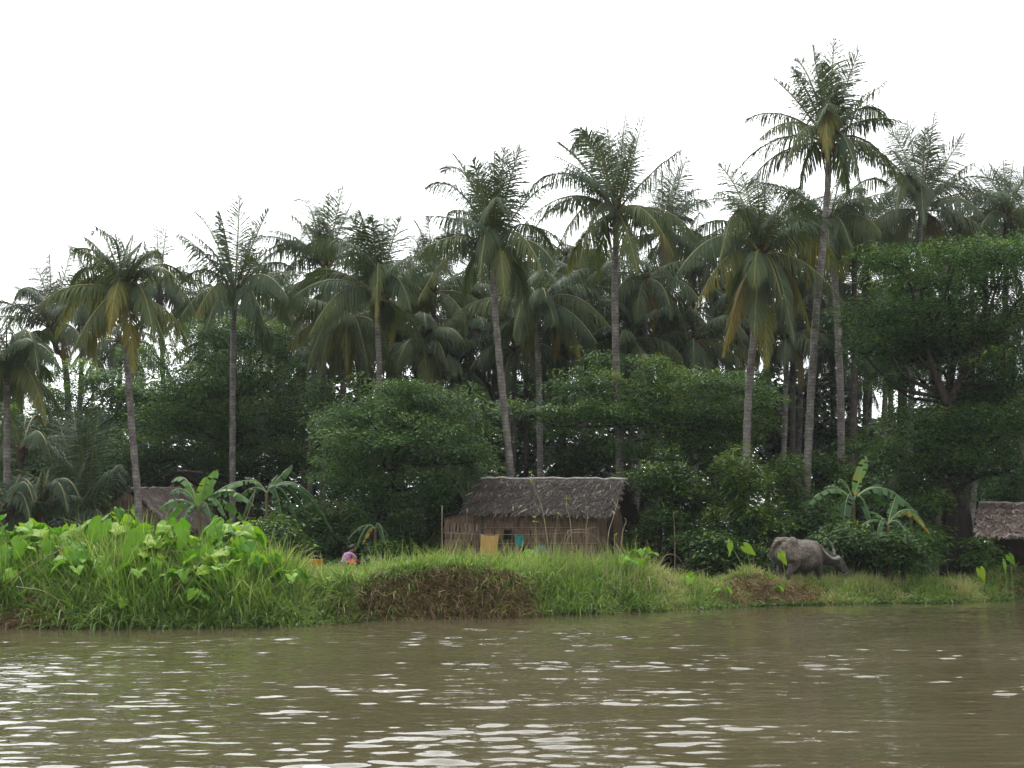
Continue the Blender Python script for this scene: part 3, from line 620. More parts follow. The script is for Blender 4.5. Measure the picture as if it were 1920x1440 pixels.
def tree(name, label, cat, foot, Y, pads, stem, mat, seed, dens=1.0, ll=.17, lw=.075, group=None, flat=.38, clump_r=.75, r0=.3, ry=1.0, base=.4, nleaf=80, droop=.25):
    """pads = (px, py, rx px, ry px, depth offset); stem = trunk points as pixels (px, py, radius m); limbs run from the trunk head to every pad"""
    rng = np.random.default_rng(seed)
    f = at(*foot, Y); f[2] = gz(f[0], f[1]) - .05
    root = thing(name, label, cat, f, group)
    cs, rs, nc = [], [], []
    for px, py, rx, rp, dy in pads:
        y = Y + dy; c = at(px, py, y); k = y / FPX
        r = np.array([rx * k, max(1.0, .75 * rx * k) * ry, rp * k]); cs.append(c); rs.append(r)
        nc.append(max(3, int(dens * 5.6 * r[0] * r[1] ** .5 * (r[2] + .5) / clump_r ** 1.4)))
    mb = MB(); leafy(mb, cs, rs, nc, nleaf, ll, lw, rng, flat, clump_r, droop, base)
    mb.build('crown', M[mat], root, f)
    P = [f] + [at(px, py, Y) for px, py, _ in stem]; R = [r0 * 1.35] + [s[2] for s in stem]
    mb = MB(); n = 18; Pc = catmull(P, n); tube(mb, Pc, np.interp(np.linspace(0, 1, n), np.linspace(0, 1, len(R)), R), 12)
    for c, r in zip(cs, rs):
        k = int(np.argmin(np.linalg.norm(Pc[n // 3:] - (c - UP * 1.0), axis=1))) + n // 3
        rr = min(.10, float(np.interp(k / (n - 1), np.linspace(0, 1, len(R)), R)) * .5)
        hub = c - UP * r[2] * .45
        limb(mb, Pc[k], hub, rr, rr * .4, rng)
        for q in range(4):
            limb(mb, hub, c + unit(rng.normal(size=3)) * r * [.75, .75, .4], rr * .38, .015, rng)
    mb.build('trunk', M['tree_bark'], root, f)
    return root

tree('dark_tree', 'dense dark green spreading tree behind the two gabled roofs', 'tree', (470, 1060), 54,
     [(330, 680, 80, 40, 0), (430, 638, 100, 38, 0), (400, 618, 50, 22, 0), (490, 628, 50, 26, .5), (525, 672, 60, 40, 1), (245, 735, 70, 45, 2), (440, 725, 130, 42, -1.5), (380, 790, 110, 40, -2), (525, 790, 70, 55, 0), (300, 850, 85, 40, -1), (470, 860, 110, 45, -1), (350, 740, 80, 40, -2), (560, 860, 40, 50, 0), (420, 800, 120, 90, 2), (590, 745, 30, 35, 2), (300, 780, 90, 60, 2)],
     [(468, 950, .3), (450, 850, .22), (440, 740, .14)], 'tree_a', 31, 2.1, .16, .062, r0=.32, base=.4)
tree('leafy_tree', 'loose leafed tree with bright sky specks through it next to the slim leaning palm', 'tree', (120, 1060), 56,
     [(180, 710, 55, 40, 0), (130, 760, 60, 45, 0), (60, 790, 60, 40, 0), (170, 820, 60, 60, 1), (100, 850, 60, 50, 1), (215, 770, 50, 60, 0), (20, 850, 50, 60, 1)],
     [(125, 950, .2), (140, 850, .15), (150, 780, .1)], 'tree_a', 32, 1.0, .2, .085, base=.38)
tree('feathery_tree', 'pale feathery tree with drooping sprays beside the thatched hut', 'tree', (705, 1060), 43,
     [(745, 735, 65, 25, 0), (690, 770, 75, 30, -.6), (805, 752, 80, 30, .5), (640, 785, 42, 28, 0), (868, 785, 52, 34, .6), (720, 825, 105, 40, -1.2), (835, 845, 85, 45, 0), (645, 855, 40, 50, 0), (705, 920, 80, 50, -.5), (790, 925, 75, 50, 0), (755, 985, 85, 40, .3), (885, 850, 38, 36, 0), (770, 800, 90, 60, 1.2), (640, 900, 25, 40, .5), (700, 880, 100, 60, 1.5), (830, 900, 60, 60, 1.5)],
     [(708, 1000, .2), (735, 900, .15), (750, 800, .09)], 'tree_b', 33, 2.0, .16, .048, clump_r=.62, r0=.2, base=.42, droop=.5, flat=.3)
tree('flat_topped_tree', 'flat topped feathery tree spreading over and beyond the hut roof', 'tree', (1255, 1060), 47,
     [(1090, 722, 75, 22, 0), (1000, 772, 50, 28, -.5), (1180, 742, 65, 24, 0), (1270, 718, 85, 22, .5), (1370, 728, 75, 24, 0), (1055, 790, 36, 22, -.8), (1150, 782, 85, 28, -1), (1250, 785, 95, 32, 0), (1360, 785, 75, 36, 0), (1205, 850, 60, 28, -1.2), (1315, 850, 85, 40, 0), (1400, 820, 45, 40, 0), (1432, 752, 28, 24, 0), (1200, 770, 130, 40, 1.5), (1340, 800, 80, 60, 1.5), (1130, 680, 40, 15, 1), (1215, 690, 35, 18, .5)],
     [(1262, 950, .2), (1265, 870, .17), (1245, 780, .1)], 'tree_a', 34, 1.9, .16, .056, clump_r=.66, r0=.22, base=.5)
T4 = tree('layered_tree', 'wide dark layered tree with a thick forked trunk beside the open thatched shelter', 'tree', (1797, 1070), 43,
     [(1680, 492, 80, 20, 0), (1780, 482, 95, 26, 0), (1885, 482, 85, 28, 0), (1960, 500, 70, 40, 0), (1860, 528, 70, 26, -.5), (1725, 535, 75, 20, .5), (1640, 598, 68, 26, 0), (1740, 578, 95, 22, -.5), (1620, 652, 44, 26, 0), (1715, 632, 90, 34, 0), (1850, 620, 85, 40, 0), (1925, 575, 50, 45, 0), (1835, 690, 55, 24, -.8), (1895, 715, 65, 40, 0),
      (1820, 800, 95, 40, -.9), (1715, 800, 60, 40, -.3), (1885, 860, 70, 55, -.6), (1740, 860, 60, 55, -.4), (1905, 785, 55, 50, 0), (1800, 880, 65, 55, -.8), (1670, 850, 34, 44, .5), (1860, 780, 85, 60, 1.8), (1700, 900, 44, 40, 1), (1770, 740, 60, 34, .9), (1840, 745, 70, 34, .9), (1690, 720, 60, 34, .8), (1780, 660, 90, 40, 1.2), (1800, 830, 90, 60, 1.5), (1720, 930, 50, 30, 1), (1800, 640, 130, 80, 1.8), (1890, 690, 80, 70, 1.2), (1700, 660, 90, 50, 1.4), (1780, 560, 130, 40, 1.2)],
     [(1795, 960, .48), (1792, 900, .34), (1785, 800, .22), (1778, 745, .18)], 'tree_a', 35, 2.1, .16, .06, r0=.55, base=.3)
mb = MB(); rg = np.random.default_rng(9); org = np.array(T4.location)
for pts, r0, r1 in (([(1778, 760), (1755, 705), (1735, 640)], .19, .08), ([(1780, 755), (1806, 700), (1830, 640)], .17, .08), ([(1735, 640), (1760, 590), (1790, 500)], .12, .05), ([(1806, 700), (1850, 560), (1820, 525)], .09, .04),
                    ([(1800, 950), (1812, 900), (1838, 850), (1885, 808)], .2, .08), ([(1790, 950), (1765, 890), (1740, 830)], .18, .06), ([(1840, 848), (1850, 800), (1900, 740)], .12, .05)):
    P = catmull([at(x, y, 42.6 + .15 * i) for i, (x, y) in enumerate(pts)], 14); tube(mb, P, np.linspace(r0, r1, 14), 9)
mb.build('limbs', M['tree_bark'], T4, org); [setattr(o, 'name', 'forked_limb') for o in T4.children if o.name.startswith('limbs')]

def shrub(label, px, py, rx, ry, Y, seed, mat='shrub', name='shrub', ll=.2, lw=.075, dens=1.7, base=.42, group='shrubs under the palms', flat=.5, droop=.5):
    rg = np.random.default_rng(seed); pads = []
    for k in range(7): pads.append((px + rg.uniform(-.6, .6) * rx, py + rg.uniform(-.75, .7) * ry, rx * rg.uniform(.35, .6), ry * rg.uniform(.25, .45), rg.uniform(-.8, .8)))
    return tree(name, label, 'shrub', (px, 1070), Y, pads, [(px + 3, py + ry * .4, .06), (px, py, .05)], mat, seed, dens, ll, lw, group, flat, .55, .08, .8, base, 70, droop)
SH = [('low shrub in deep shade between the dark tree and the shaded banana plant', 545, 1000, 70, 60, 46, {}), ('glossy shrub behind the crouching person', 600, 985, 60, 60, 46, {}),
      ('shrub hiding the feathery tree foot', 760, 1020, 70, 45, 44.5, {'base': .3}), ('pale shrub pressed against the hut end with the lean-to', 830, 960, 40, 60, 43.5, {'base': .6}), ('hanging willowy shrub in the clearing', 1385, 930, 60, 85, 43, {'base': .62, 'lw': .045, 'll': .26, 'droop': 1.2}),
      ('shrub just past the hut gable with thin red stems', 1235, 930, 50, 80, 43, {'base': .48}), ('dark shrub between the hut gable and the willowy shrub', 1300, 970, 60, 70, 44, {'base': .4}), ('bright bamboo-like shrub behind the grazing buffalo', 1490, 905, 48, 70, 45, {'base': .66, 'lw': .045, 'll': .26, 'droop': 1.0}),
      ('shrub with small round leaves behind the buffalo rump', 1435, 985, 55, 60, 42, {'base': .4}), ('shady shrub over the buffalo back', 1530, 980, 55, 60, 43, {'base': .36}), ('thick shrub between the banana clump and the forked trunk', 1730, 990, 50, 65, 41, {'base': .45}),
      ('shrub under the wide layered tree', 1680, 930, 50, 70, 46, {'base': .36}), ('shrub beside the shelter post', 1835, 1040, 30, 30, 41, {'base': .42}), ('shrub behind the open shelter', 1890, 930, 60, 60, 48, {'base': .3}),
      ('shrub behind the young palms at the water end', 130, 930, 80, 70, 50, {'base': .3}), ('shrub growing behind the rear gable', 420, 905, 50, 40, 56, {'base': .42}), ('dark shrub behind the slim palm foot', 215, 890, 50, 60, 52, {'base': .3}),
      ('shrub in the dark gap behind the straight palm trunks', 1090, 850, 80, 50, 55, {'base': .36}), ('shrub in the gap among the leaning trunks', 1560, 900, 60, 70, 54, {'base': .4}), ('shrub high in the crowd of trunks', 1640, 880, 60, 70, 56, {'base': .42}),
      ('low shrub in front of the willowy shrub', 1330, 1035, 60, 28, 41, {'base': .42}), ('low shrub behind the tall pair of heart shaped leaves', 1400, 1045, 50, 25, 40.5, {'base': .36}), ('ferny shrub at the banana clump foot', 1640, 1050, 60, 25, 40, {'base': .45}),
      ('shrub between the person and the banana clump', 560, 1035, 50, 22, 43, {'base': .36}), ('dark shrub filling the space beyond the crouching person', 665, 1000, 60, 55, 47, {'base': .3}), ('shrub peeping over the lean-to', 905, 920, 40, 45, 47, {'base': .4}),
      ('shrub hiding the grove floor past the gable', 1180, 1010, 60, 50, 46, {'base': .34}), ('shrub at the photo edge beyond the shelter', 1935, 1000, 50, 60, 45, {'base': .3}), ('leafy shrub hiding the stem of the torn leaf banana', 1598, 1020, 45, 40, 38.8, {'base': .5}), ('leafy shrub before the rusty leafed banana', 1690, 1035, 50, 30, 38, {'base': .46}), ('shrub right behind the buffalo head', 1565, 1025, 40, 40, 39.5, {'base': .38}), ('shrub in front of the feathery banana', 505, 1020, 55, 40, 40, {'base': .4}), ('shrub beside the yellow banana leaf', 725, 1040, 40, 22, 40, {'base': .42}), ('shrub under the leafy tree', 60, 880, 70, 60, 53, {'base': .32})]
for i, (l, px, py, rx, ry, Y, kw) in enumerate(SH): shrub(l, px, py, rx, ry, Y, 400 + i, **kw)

# the grove's far side: one mass of leaves nobody could count
mb = MB(); rg = np.random.default_rng(77); cs, rs, nc = [], [], []
def topline(px):
    return float(np.interp(px, [-400, 0, 90, 200, 260, 600, 1200, 1480, 1530, 1560, 1700, 1740, 1800, 2300], [800, 800, 790, 780, 720, 700, 700, 710, 760, 790, 790, 760, 720, 720]))
for k in range(900):
    px = rg.uniform(-350, 2280); Y = rg.uniform(66, 92); tp = topline(px)
    py = tp + (1050 - tp) * rg.random() ** 1.1 + 18
    cs.append(at(px, py, Y)); rs.append(np.array([2.6, 2.2, 1.3])); nc.append(8)
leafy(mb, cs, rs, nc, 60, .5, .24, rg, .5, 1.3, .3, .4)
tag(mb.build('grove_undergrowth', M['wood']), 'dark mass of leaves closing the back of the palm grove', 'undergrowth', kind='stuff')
# leafy floor cover in the shade under the palms
mb = MB(); n = 26000
X = rg.uniform(-26, 34, n); S = rg.uniform(9.5, 30, n) ; Yp = shore(X) + S
P = np.stack([X, Yp, gz(X, Yp) + rg.random(n) * .35 * (.4 + fbm(X * .5, Yp * .5))], -1)
th = rg.uniform(0, 6.28, n); D = np.stack([np.cos(th), np.sin(th), rg.uniform(-.2, .7, n)], -1)
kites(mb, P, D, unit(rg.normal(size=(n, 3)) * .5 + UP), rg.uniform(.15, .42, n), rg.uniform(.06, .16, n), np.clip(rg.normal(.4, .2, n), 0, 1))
tag(mb.build('shade_plants', M['shrub']), 'low leafy ground cover in the shade under the palms', 'ground cover', kind='stuff')

# ------------------------------------------------------------------ young palms with fronds from the ground
def young(label, C, Y, fr, extra, L, seed, e0=1.3, e1=.0, nuts=0, base_age=0):
    c = at(C[0], C[1], Y)
    return palm('young_palm', label, 'young palms without a trunk', C, Y, [(C[0], 1066), (C[0], (C[1] + 1066) / 2)], fr, extra, L, (.12, .12), 'palm', 'bark_dark', 0, 0, seed, False, base_age - .22, 64, e0, e1)
young('young palm with low arching fronds and one pale upright leaf near the water end', (75, 960), 41, [(150, 935, .4, -1), (128, 960, .45, -1), (20, 915, .3, 1), (-5, 960, .35, -1), (92, 878, .02, 1, .62), (80, 878, .02, -1, .6), (110, 900, .2, 1)], 5, 2.6, 51)
young('young palm arching at the edge of the picture behind the slim water end trunk', (15, 960), 40, [(62, 940, .4, -1), (58, 985, .4, -1), (-30, 930, .3, 1), (30, 905, .2, 1)], 5, 2.4, 52)
young('tall tufted nipa palm of dark upright fronds behind the gabled roof', (160, 985), 47, [(110, 790, .04, 1), (138, 770, .02, 1), (165, 770, .02, -1), (185, 775, .05, 1), (205, 820, .1, 1), (90, 830, .1, -1), (70, 800, .1, 1), (150, 800, .05, -1), (225, 870, .1, -1), (175, 830, .04, -1)], 3, 6.0, 53)
young('young palm fanning out under the dark tree', (40, 850), 50, [(10, 790, .2, 1), (75, 790, .3, 1), (95, 860, .35, -1), (-20, 860, .3, 1), (50, 770, .05, 1)], 6, 3.6, 54)
young('slim upright young palm between the feathery tree and the hut', (878, 985), 43, [(878, 862, .02, 1), (892, 880, .04, 1), (862, 900, .1, -1), (845, 925, .2, 1), (905, 930, .15, 1)], 3, 2.6, 55, base_age=.1)
young('young palm with pale feathered fronds against the feathery tree', (838, 985), 44.5, [(815, 935, .3, -1), (862, 940, .3, -1), (800, 960, .3, 1), (835, 915, .1, 1)], 5, 2.2, 56)

# ------------------------------------------------------------------ banana plants
def banana_leaf(c, P, t, w, rng, var, n=26):
    mb = MB(); tt = np.linspace(0, 1, n)[:, None]
    X = (1 - tt) ** 2 * c + 2 * tt * (1 - tt) * P + tt * tt * t
    Tn = unit(np.gradient(X, axis=0)); N = np.cross(t - c, P - c)
    if np.linalg.norm(N) < .05: N = np.cross(t - c, UP + [.3, .2, 0])
    N = unit(N); U_ = np.cross(N, Tn); s = np.sign(U_[n // 2, 2]) or 1; U_ = U_ * s
    tw = rng.normal(0, .5); S = N * math.cos(tw) + U_ * math.sin(tw); U_ = U_ * math.cos(tw) - N * math.sin(tw)
    prof = w * np.interp(tt[:, 0], [0, .12, .2, .4, .75, .93, 1], [.03, .06, .55, 1, .92, .5, .04])
    for sd in (-1, 1):
        fold = rng.uniform(.15, .5); k0 = 3
        while k0 < n - 1:
            k1 = min(n - 1, k0 + int(rng.integers(1, 4))); dr = fold + rng.uniform(-.25, .9) * rng.random()
            idx = np.arange(k0, k1 + 1)
            rows = []
            for q, f in enumerate((0, .5, 1.0)):
                o = S[idx] * sd * math.cos(dr * f) - U_[idx] * math.sin(dr * f) * (1 if f else 0)
                rows.append(X[idx] + o * (prof[idx] * f * (1 - .05 * rng.random()))[:, None] + Tn[idx] * (.10 * f) * w - UP * (.12 * f * f * w))
            V = np.stack(rows, 1); m = len(idx)
            mb.add(V.reshape(-1, 3), grid_faces(m, 3), np.clip(var + rng.normal(0, .05), 0, 1), 0)
            k0 = k1 + (1 if rng.random() < .45 else 0)
            if k1 == n - 1: break
    tube(mb, X + U_ * .008, np.linspace(.03, .006, n), 5, .5, 1, cap=False)
    return mb
def banana(label, C, foot, Y, leaves, seed, stem_r=.1, w=.27):
    rng = np.random.default_rng(seed); c = at(*C, Y); f = at(foot[0], foot[1], Y); f[2] = gz(f[0], Y) - .05
    root = thing('banana_plant', label, 'banana plant', f, 'banana plants')
    mb = MB(); tube(mb, catmull([f, (f + c) / 2 + [.04, 0, 0], c], 12), np.linspace(stem_r, stem_r * .45, 12), 9); mb.build('stem', M['banana_stem'], root, f)
    for lf in leaves:
        tx, ty, arch, dy = lf[:4]; var = lf[4] if len(lf) > 4 else rng.uniform(.2, .75)
        t = at(tx, ty, Y + dy); ch = np.linalg.norm(t - c); P = c + (t - c) * .45 + UP * arch * 2 * ch
        banana_leaf(c, P, t, w * rng.uniform(.85, 1.1) * min(1.15, .6 + ch * .35), rng, var).build('leaf', [M['banana'], M['banana_rib']], root, f)
    return root
banana('large pale green banana plant standing before the curved hut roof', (372, 958), (378, 1040), 35,
       [(322, 903, .35, .5, .7), (318, 925, .35, -.5, .55), (407, 880, .03, .2, .8), (388, 893, .03, -.2, .82), (476, 902, .16, .3, .6), (476, 948, .28, -.4, .6), (298, 955, .25, -.3, .6), (304, 990, .35, .3, .5), (396, 975, .5, -.5, .5), (424, 972, .45, -.5, .5), (340, 985, .4, -.6, .45), (352, 915, .12, .6, .8), (455, 975, .35, .4, .5), (440, 920, .2, -.3, .6)], 61, .1, .2)
banana('shaded banana plant with glossy arching leaves between the dark tree and the feathery tree', (500, 925), (498, 1040), 42,
       [(548, 872, .05, .2, .6), (595, 942, .28, -.3, .2), (578, 968, .35, .3, .2), (460, 895, .15, .2, .35), (438, 945, .3, -.2, .4), (560, 990, .4, -.3, .3), (452, 980, .4, .3, .3), (520, 890, .05, .4, .5), (625, 1000, .3, .4, .3), (530, 985, .5, -.4, .3)], 62, .13, .19)
banana('banana plant with one tall torn upright leaf near the grazing buffalo', (1600, 940), (1598, 1070), 40,
       [(1624, 855, .02, .1, .86), (1514, 948, .28, -.3, .55), (1570, 898, .25, .3, .5), (1735, 985, .32, -.3, .5), (1705, 952, .28, .3, .5), (1655, 910, .12, .4, .4), (1560, 975, .4, .4, .4), (1640, 1000, .45, -.4, .35), (1580, 1005, .5, -.4, .35), (1545, 915, .2, .5, .4), (1690, 985, .35, .5, .35)], 63, .13, .22)
banana('lower banana plant with a rusty leaf beside the one with the torn upright leaf', (1665, 985), (1662, 1070), 39,
       [(1743, 1000, .4, .3, 1.0), (1600, 1000, .25, .2, .5), (1720, 960, .25, -.2, .55), (1705, 1010, .4, -.4, .4), (1630, 960, .15, .3, .45), (1640, 1035, .5, -.3, .4), (1690, 1040, .5, .3, .4), (1680, 930, .05, .2, .6)], 64, .13, .2)
banana('banana plant with one yellow hanging leaf at the feathery tree foot', (703, 992), (700, 1062), 41,
       [(680, 1020, .3, -.3, 1.0), (652, 1012, .25, .2, .4), (666, 1034, .4, -.2, .45), (732, 1016, .35, .2, .1), (724, 1036, .5, -.3, .1)], 65, .12, .17)
# ------------------------------------------------------------------ thatched huts
def strips(mb, P, D, N, L, W, lift, var, mat=0, rng=RNG):
    D = unit(D); S = unit(np.cross(D, N)); L = L[:, None]; W = W[:, None] * .5; lift = np.asarray(lift)[:, None]
    r = [P - S * W, P + S * W, P + D * L * .5 + N * lift * .6 - S * W, P + D * L * .5 + N * lift * .6 + S * W, P + D * L + N * lift - S * W * .5, P + D * L + N * lift + S * W * .5]
    V = np.stack(r, 1); b = np.arange(len(P))[:, None] * 6
    mb.add(V.reshape(-1, 3), np.concatenate([b + [0, 1, 3, 2], b + [2, 3, 5, 4]]), np.repeat(var, 6), mat)
def thatch(mb, eL, eR, rL, rR, rows, per, ln, wd, rng, side=.25, lift=.05, base=.4):
    eL, eR, rL, rR = map(lambda a: np.asarray(a, float), (eL, eR, rL, rR))
    N = unit(np.cross(eR - eL, rL - eL)); N = N if N[2] > 0 else -N
    rowtone = rng.normal(0, .08, rows)
    for r in range(rows):
        u = rng.random(per); v = np.clip((r + 1 + rng.normal(0, .15, per)) / rows, 0, 1)
        P = (eL + (eR - eL) * u[:, None]) * (1 - v)[:, None] + (rL + (rR - rL) * u[:, None]) * v[:, None]
        dn = unit((eL + (eR - eL) * u[:, None]) - (rL + (rR - rL) * u[:, None])); al = unit(eR - eL)
        D = dn + al * rng.normal(0, side, per)[:, None]
        wave = .12 * (fbm(u * 9 + r * 3, u * 0 + r, 2) - .5)
        tone = np.clip(base + rowtone[r] + wave * 2.0 + rng.normal(0, .19, per) + .4 * (rng.random(per) < .05), 0, 1)
        strips(mb, P + N * (.02 + rng.random((per, 1)) * .05), D, N, ln * rng.uniform(.5, 1.5, per), wd * rng.uniform(.6, 1.5, per), rng.uniform(.0, lift, per), tone, 0, rng)
def wallstrips(mb, a, b, z0, ztop, out, per_m, row, rng, base=.45, wd=.034, skip=None):
    """palm leaf wall between ground points a and b; ztop(u) gives its height along the wall, out is the outward normal"""
    a = np.asarray(a, float); b = np.asarray(b, float); Lw = np.linalg.norm(b - a)
    zm = max(ztop(u) for u in np.linspace(0, 1, 9)); rows = int(math.ceil((zm - z0) / row))
    for r in range(rows):
        n = int(Lw * per_m); u = rng.random(n); z = z0 + (r + 1) * row + rng.normal(0, .015, n)
        zt = np.array([ztop(x) for x in u]); z = np.minimum(z, zt); ok = z - row * .5 < zt
        if skip: ok &= ~((u > skip[0]) & (u < skip[1]) & (z < skip[3] + row) & (z - row * .9 > skip[2] - .02))
        ok &= z > z0
        u, z = u[ok], z[ok]; P = np.stack([a[0] + (b[0] - a[0]) * u, a[1] + (b[1] - a[1]) * u, z], -1) + out * (.012 + .03 * rng.random((len(u), 1)))
        D = np.array([0, 0, -1.0]) + (unit(b - a) * rng.normal(0, .06, len(u))[:, None])
        tone = np.clip(base + .25 * (fbm(u * Lw * 1.6, z * 2.2) - .5) + rng.normal(0, .14, len(u)) + rng.normal(0, .05), 0, 1)
        ln = np.minimum(row * rng.uniform(1.05, 1.3, len(u)), z - z0 + .02)
        strips(mb, P, D, out + 0 * P, ln, wd * rng.uniform(.6, 1.4, len(u)), rng.uniform(.004, .022, len(u)), tone, 0, rng)
def slab(mb, a, b, c, d, th, var=.5, mat=0):
    V = [np.asarray(p, float) for p in (a, b, c, d)]; N = unit(np.cross(V[1] - V[0], V[3] - V[0]))
    mb.add(np.array(V + [p - N * th for p in V]), [[0, 1, 2, 3], [7, 6, 5, 4], [0, 4, 5, 1], [1, 5, 6, 2], [2, 6, 7, 3], [3, 7, 4, 0]], var, mat)

def hut(name, label, aF, rv, oL, oR, gz0, rng, thatch_m='thatch', walls=('L', 'R', 'F', 'B'), inset=.84, rows=15, perm=42, base=.4, group=None, door=None, pole=True, ov=.35, tlen=.34, wbase=.45, side=.25):
    """gabled hut: aF = ridge end, rv = ridge vector, oL / oR = from ridge to the two eaves"""
    aF, rv, oL, oR = map(lambda a: np.asarray(a, float), (aF, rv, oL, oR)); aB = aF + rv
    ctr = aF + rv * .5; f = np.array([ctr[0], ctr[1], gz0]); root = thing(name, label, 'hut', f, group)
    Lr = np.linalg.norm(rv); rd = unit(rv)
    mb = MB()
    for o in (oL, oR):
        eF, eB = aF + o, aB + o
        n_ = np.cross(eB - eF, aF - eF)
        if n_[2] > 0: slab(mb, eF, eB, aB, aF, .07, .12, 0)
        else: slab(mb, eB, eF, aF, aB, .07, .12, 0)
        thatch(mb, eF, eB, aF, aB, rows, int(Lr * perm * 1.5), tlen, .038, rng, side, .06, base)
        # ragged verge at both gable ends
        for q in (aF, aB):
            m = 60; v = rng.random(m)[:, None]; P = q + o * v + UP * .02
            strips(mb, P, o * .8 + rng.normal(0, .35, (m, 3)) - UP * .5, np.tile(unit(np.cross(o, rv)) * np.sign(np.cross(o, rv)[2]), (m, 1)), rng.uniform(.15, .35, m), rng.uniform(.03, .06, m), rng.uniform(0, .05, m), np.clip(rng.normal(base, .2, m), 0, 1))
    r = mb.build('roof', M[thatch_m], root, f)
    mb = MB(); n = max(8, int(Lr * 4)); tt = np.linspace(-.02, 1.02, n)[:, None]
    tube(mb, aF + rv * tt + UP * (.06 - .10 * np.sin(tt * 3.14) * 0 + rng.normal(0, .022, (n, 1))), .045, 6)
    mb.build('ridge_pole', M['ridge'], r, f)
    io = lambda o: np.array([o[0], o[1], 0]) * inset
    cF, cB = aF + rd * ov, aB - rd * ov
    flat = lambda p, z: np.array([p[0], p[1], z])
    side = unit(np.cross(rd, UP))
    sl = lambda o: o[2] * inset
    for key, o in (('L', oL), ('R', oR)):
        if key not in walls: continue
        out = unit(np.array([o[0], o[1], 0])); zt = aF[2] + sl(o) - .08
        a, b = flat(cF + io(o), gz0), flat(cB + io(o), gz0)
        mb = MB(); box(mb, (a + b) / 2 + UP * (zt - gz0) / 2 - out * .03, [unit(b - a), out, UP], [np.linalg.norm(b - a) / 2, .025, (zt - gz0) / 2], .1, 1)
        wallstrips(mb, a, b, gz0, lambda u: zt, out, 75, .26, rng, wbase)
        mb.build('wall', [M['nipa'], M['backing']], root, f)
        mb = MB()
        for hz in (.45, 1.05, 1.6):
            if gz0 + hz < zt: tube(mb, [a + UP * hz + out * .07, (a + b) / 2 + UP * (hz + .01) + out * .07, b + UP * hz + out * .07], .014, 5)
        mb.build('batten', M['bamboo'], root, f)
    for key, c in (('F', cF), ('B', cB)):
        if key not in walls: continue
        out = -rd if key == 'F' else rd
        a, b = flat(c + io(oL), gz0), flat(c + io(oR), gz0); zl, zr, za = aF[2] + sl(oL) - .08, aF[2] + sl(oR) - .08, aF[2] - .1
        uL = np.linalg.norm(io(oL)) / (np.linalg.norm(io(oL)) + np.linalg.norm(io(oR)))
        zt = lambda u: zl + (za - zl) * u / uL if u < uL else za + (zr - za) * (u - uL) / (1 - uL)
        m = flat(c, za) ; mb = MB(); ob = out * -.03
        V = np.array([a, flat(a, zl), m, flat(b, zr), b]) + ob; V2 = V + out * -.04
        mb.add(np.vstack([V, V2]), [[0, 1, 2, 2], [0, 2, 3, 4], [5, 7, 6, 6], [5, 9, 8, 7], [0, 5, 6, 1], [1, 6, 7, 2], [2, 7, 8, 3], [3, 8, 9, 4]][1:2] + [[5, 9, 8, 7], [0, 5, 6, 1], [1, 6, 7, 2], [2, 7, 8, 3], [3, 8, 9, 4]], .1, 1)
        mb.add(np.vstack([V[[0, 1, 2]], V2[[0, 1, 2]]]), [[0, 2, 1], [3, 4, 5]], .1, 1)
        wallstrips(mb, a, b, gz0, zt, out, 75, .26, rng, wbase, skip=door if key == 'B' and door else None)
        mb.build('gable_wall', [M['nipa'], M['backing']], root, f)
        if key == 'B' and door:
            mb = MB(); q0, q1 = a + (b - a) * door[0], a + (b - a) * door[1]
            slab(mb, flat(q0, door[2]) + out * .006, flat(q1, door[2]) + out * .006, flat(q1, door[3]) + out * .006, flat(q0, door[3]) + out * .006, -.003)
            mb.build('doorway', M['dark'], root, f)  # flat sheet on the solid wall, interior shade painted as near-black
    if pole:
        for c in (cF, cB):
            for o in (oL, oR):
                p = flat(c + io(o) * 1.03, gz0 - .2); mb = MB(); tube(mb, [p, flat(p, aF[2] + sl(o) - .05)], [.06, .05], 7); mb.build('corner_post', M['pole'], root, f)
    return root, f

rg = np.random.default_rng(21)
# the hut in the middle
gA = 0.88
eFL, eFR = at(872, 961, 40.0), at(1124, 956, 38.2)
l_ = unit((eFR - eFL) * [1, 1, 0]); d_ = np.array([-l_[1], l_[0], 0])
rL = at(910, 900, 41.62); ridge0 = np.array([(eFL + d_ * 1.78)[0], (eFL + d_ * 1.78)[1], rL[2]]) - l_ * .0
ridge1 = np.array([(eFR + d_ * 1.78)[0], (eFR + d_ * 1.78)[1], at(1165, 902, 39.9)[2]]) + l_ * .42
oF = np.array([*(-d_ * 1.78)[:2], (eFL[2] + eFR[2]) / 2 - rL[2]]); oB = np.array([*(d_ * 1.78)[:2], oF[2] - .1])
HUT, HF = hut('thatched_hut', 'hut with dark ragged thatch, brown palm leaf walls and a yellow cloth hanging in front', ridge0, ridge1 - ridge0, oF, oB, gA, rg, 'thatch', rows=17, perm=55, base=.36, door=(.3, .62, gA + .05, gA + 1.9), ov=.55, side=.45, tlen=.38)
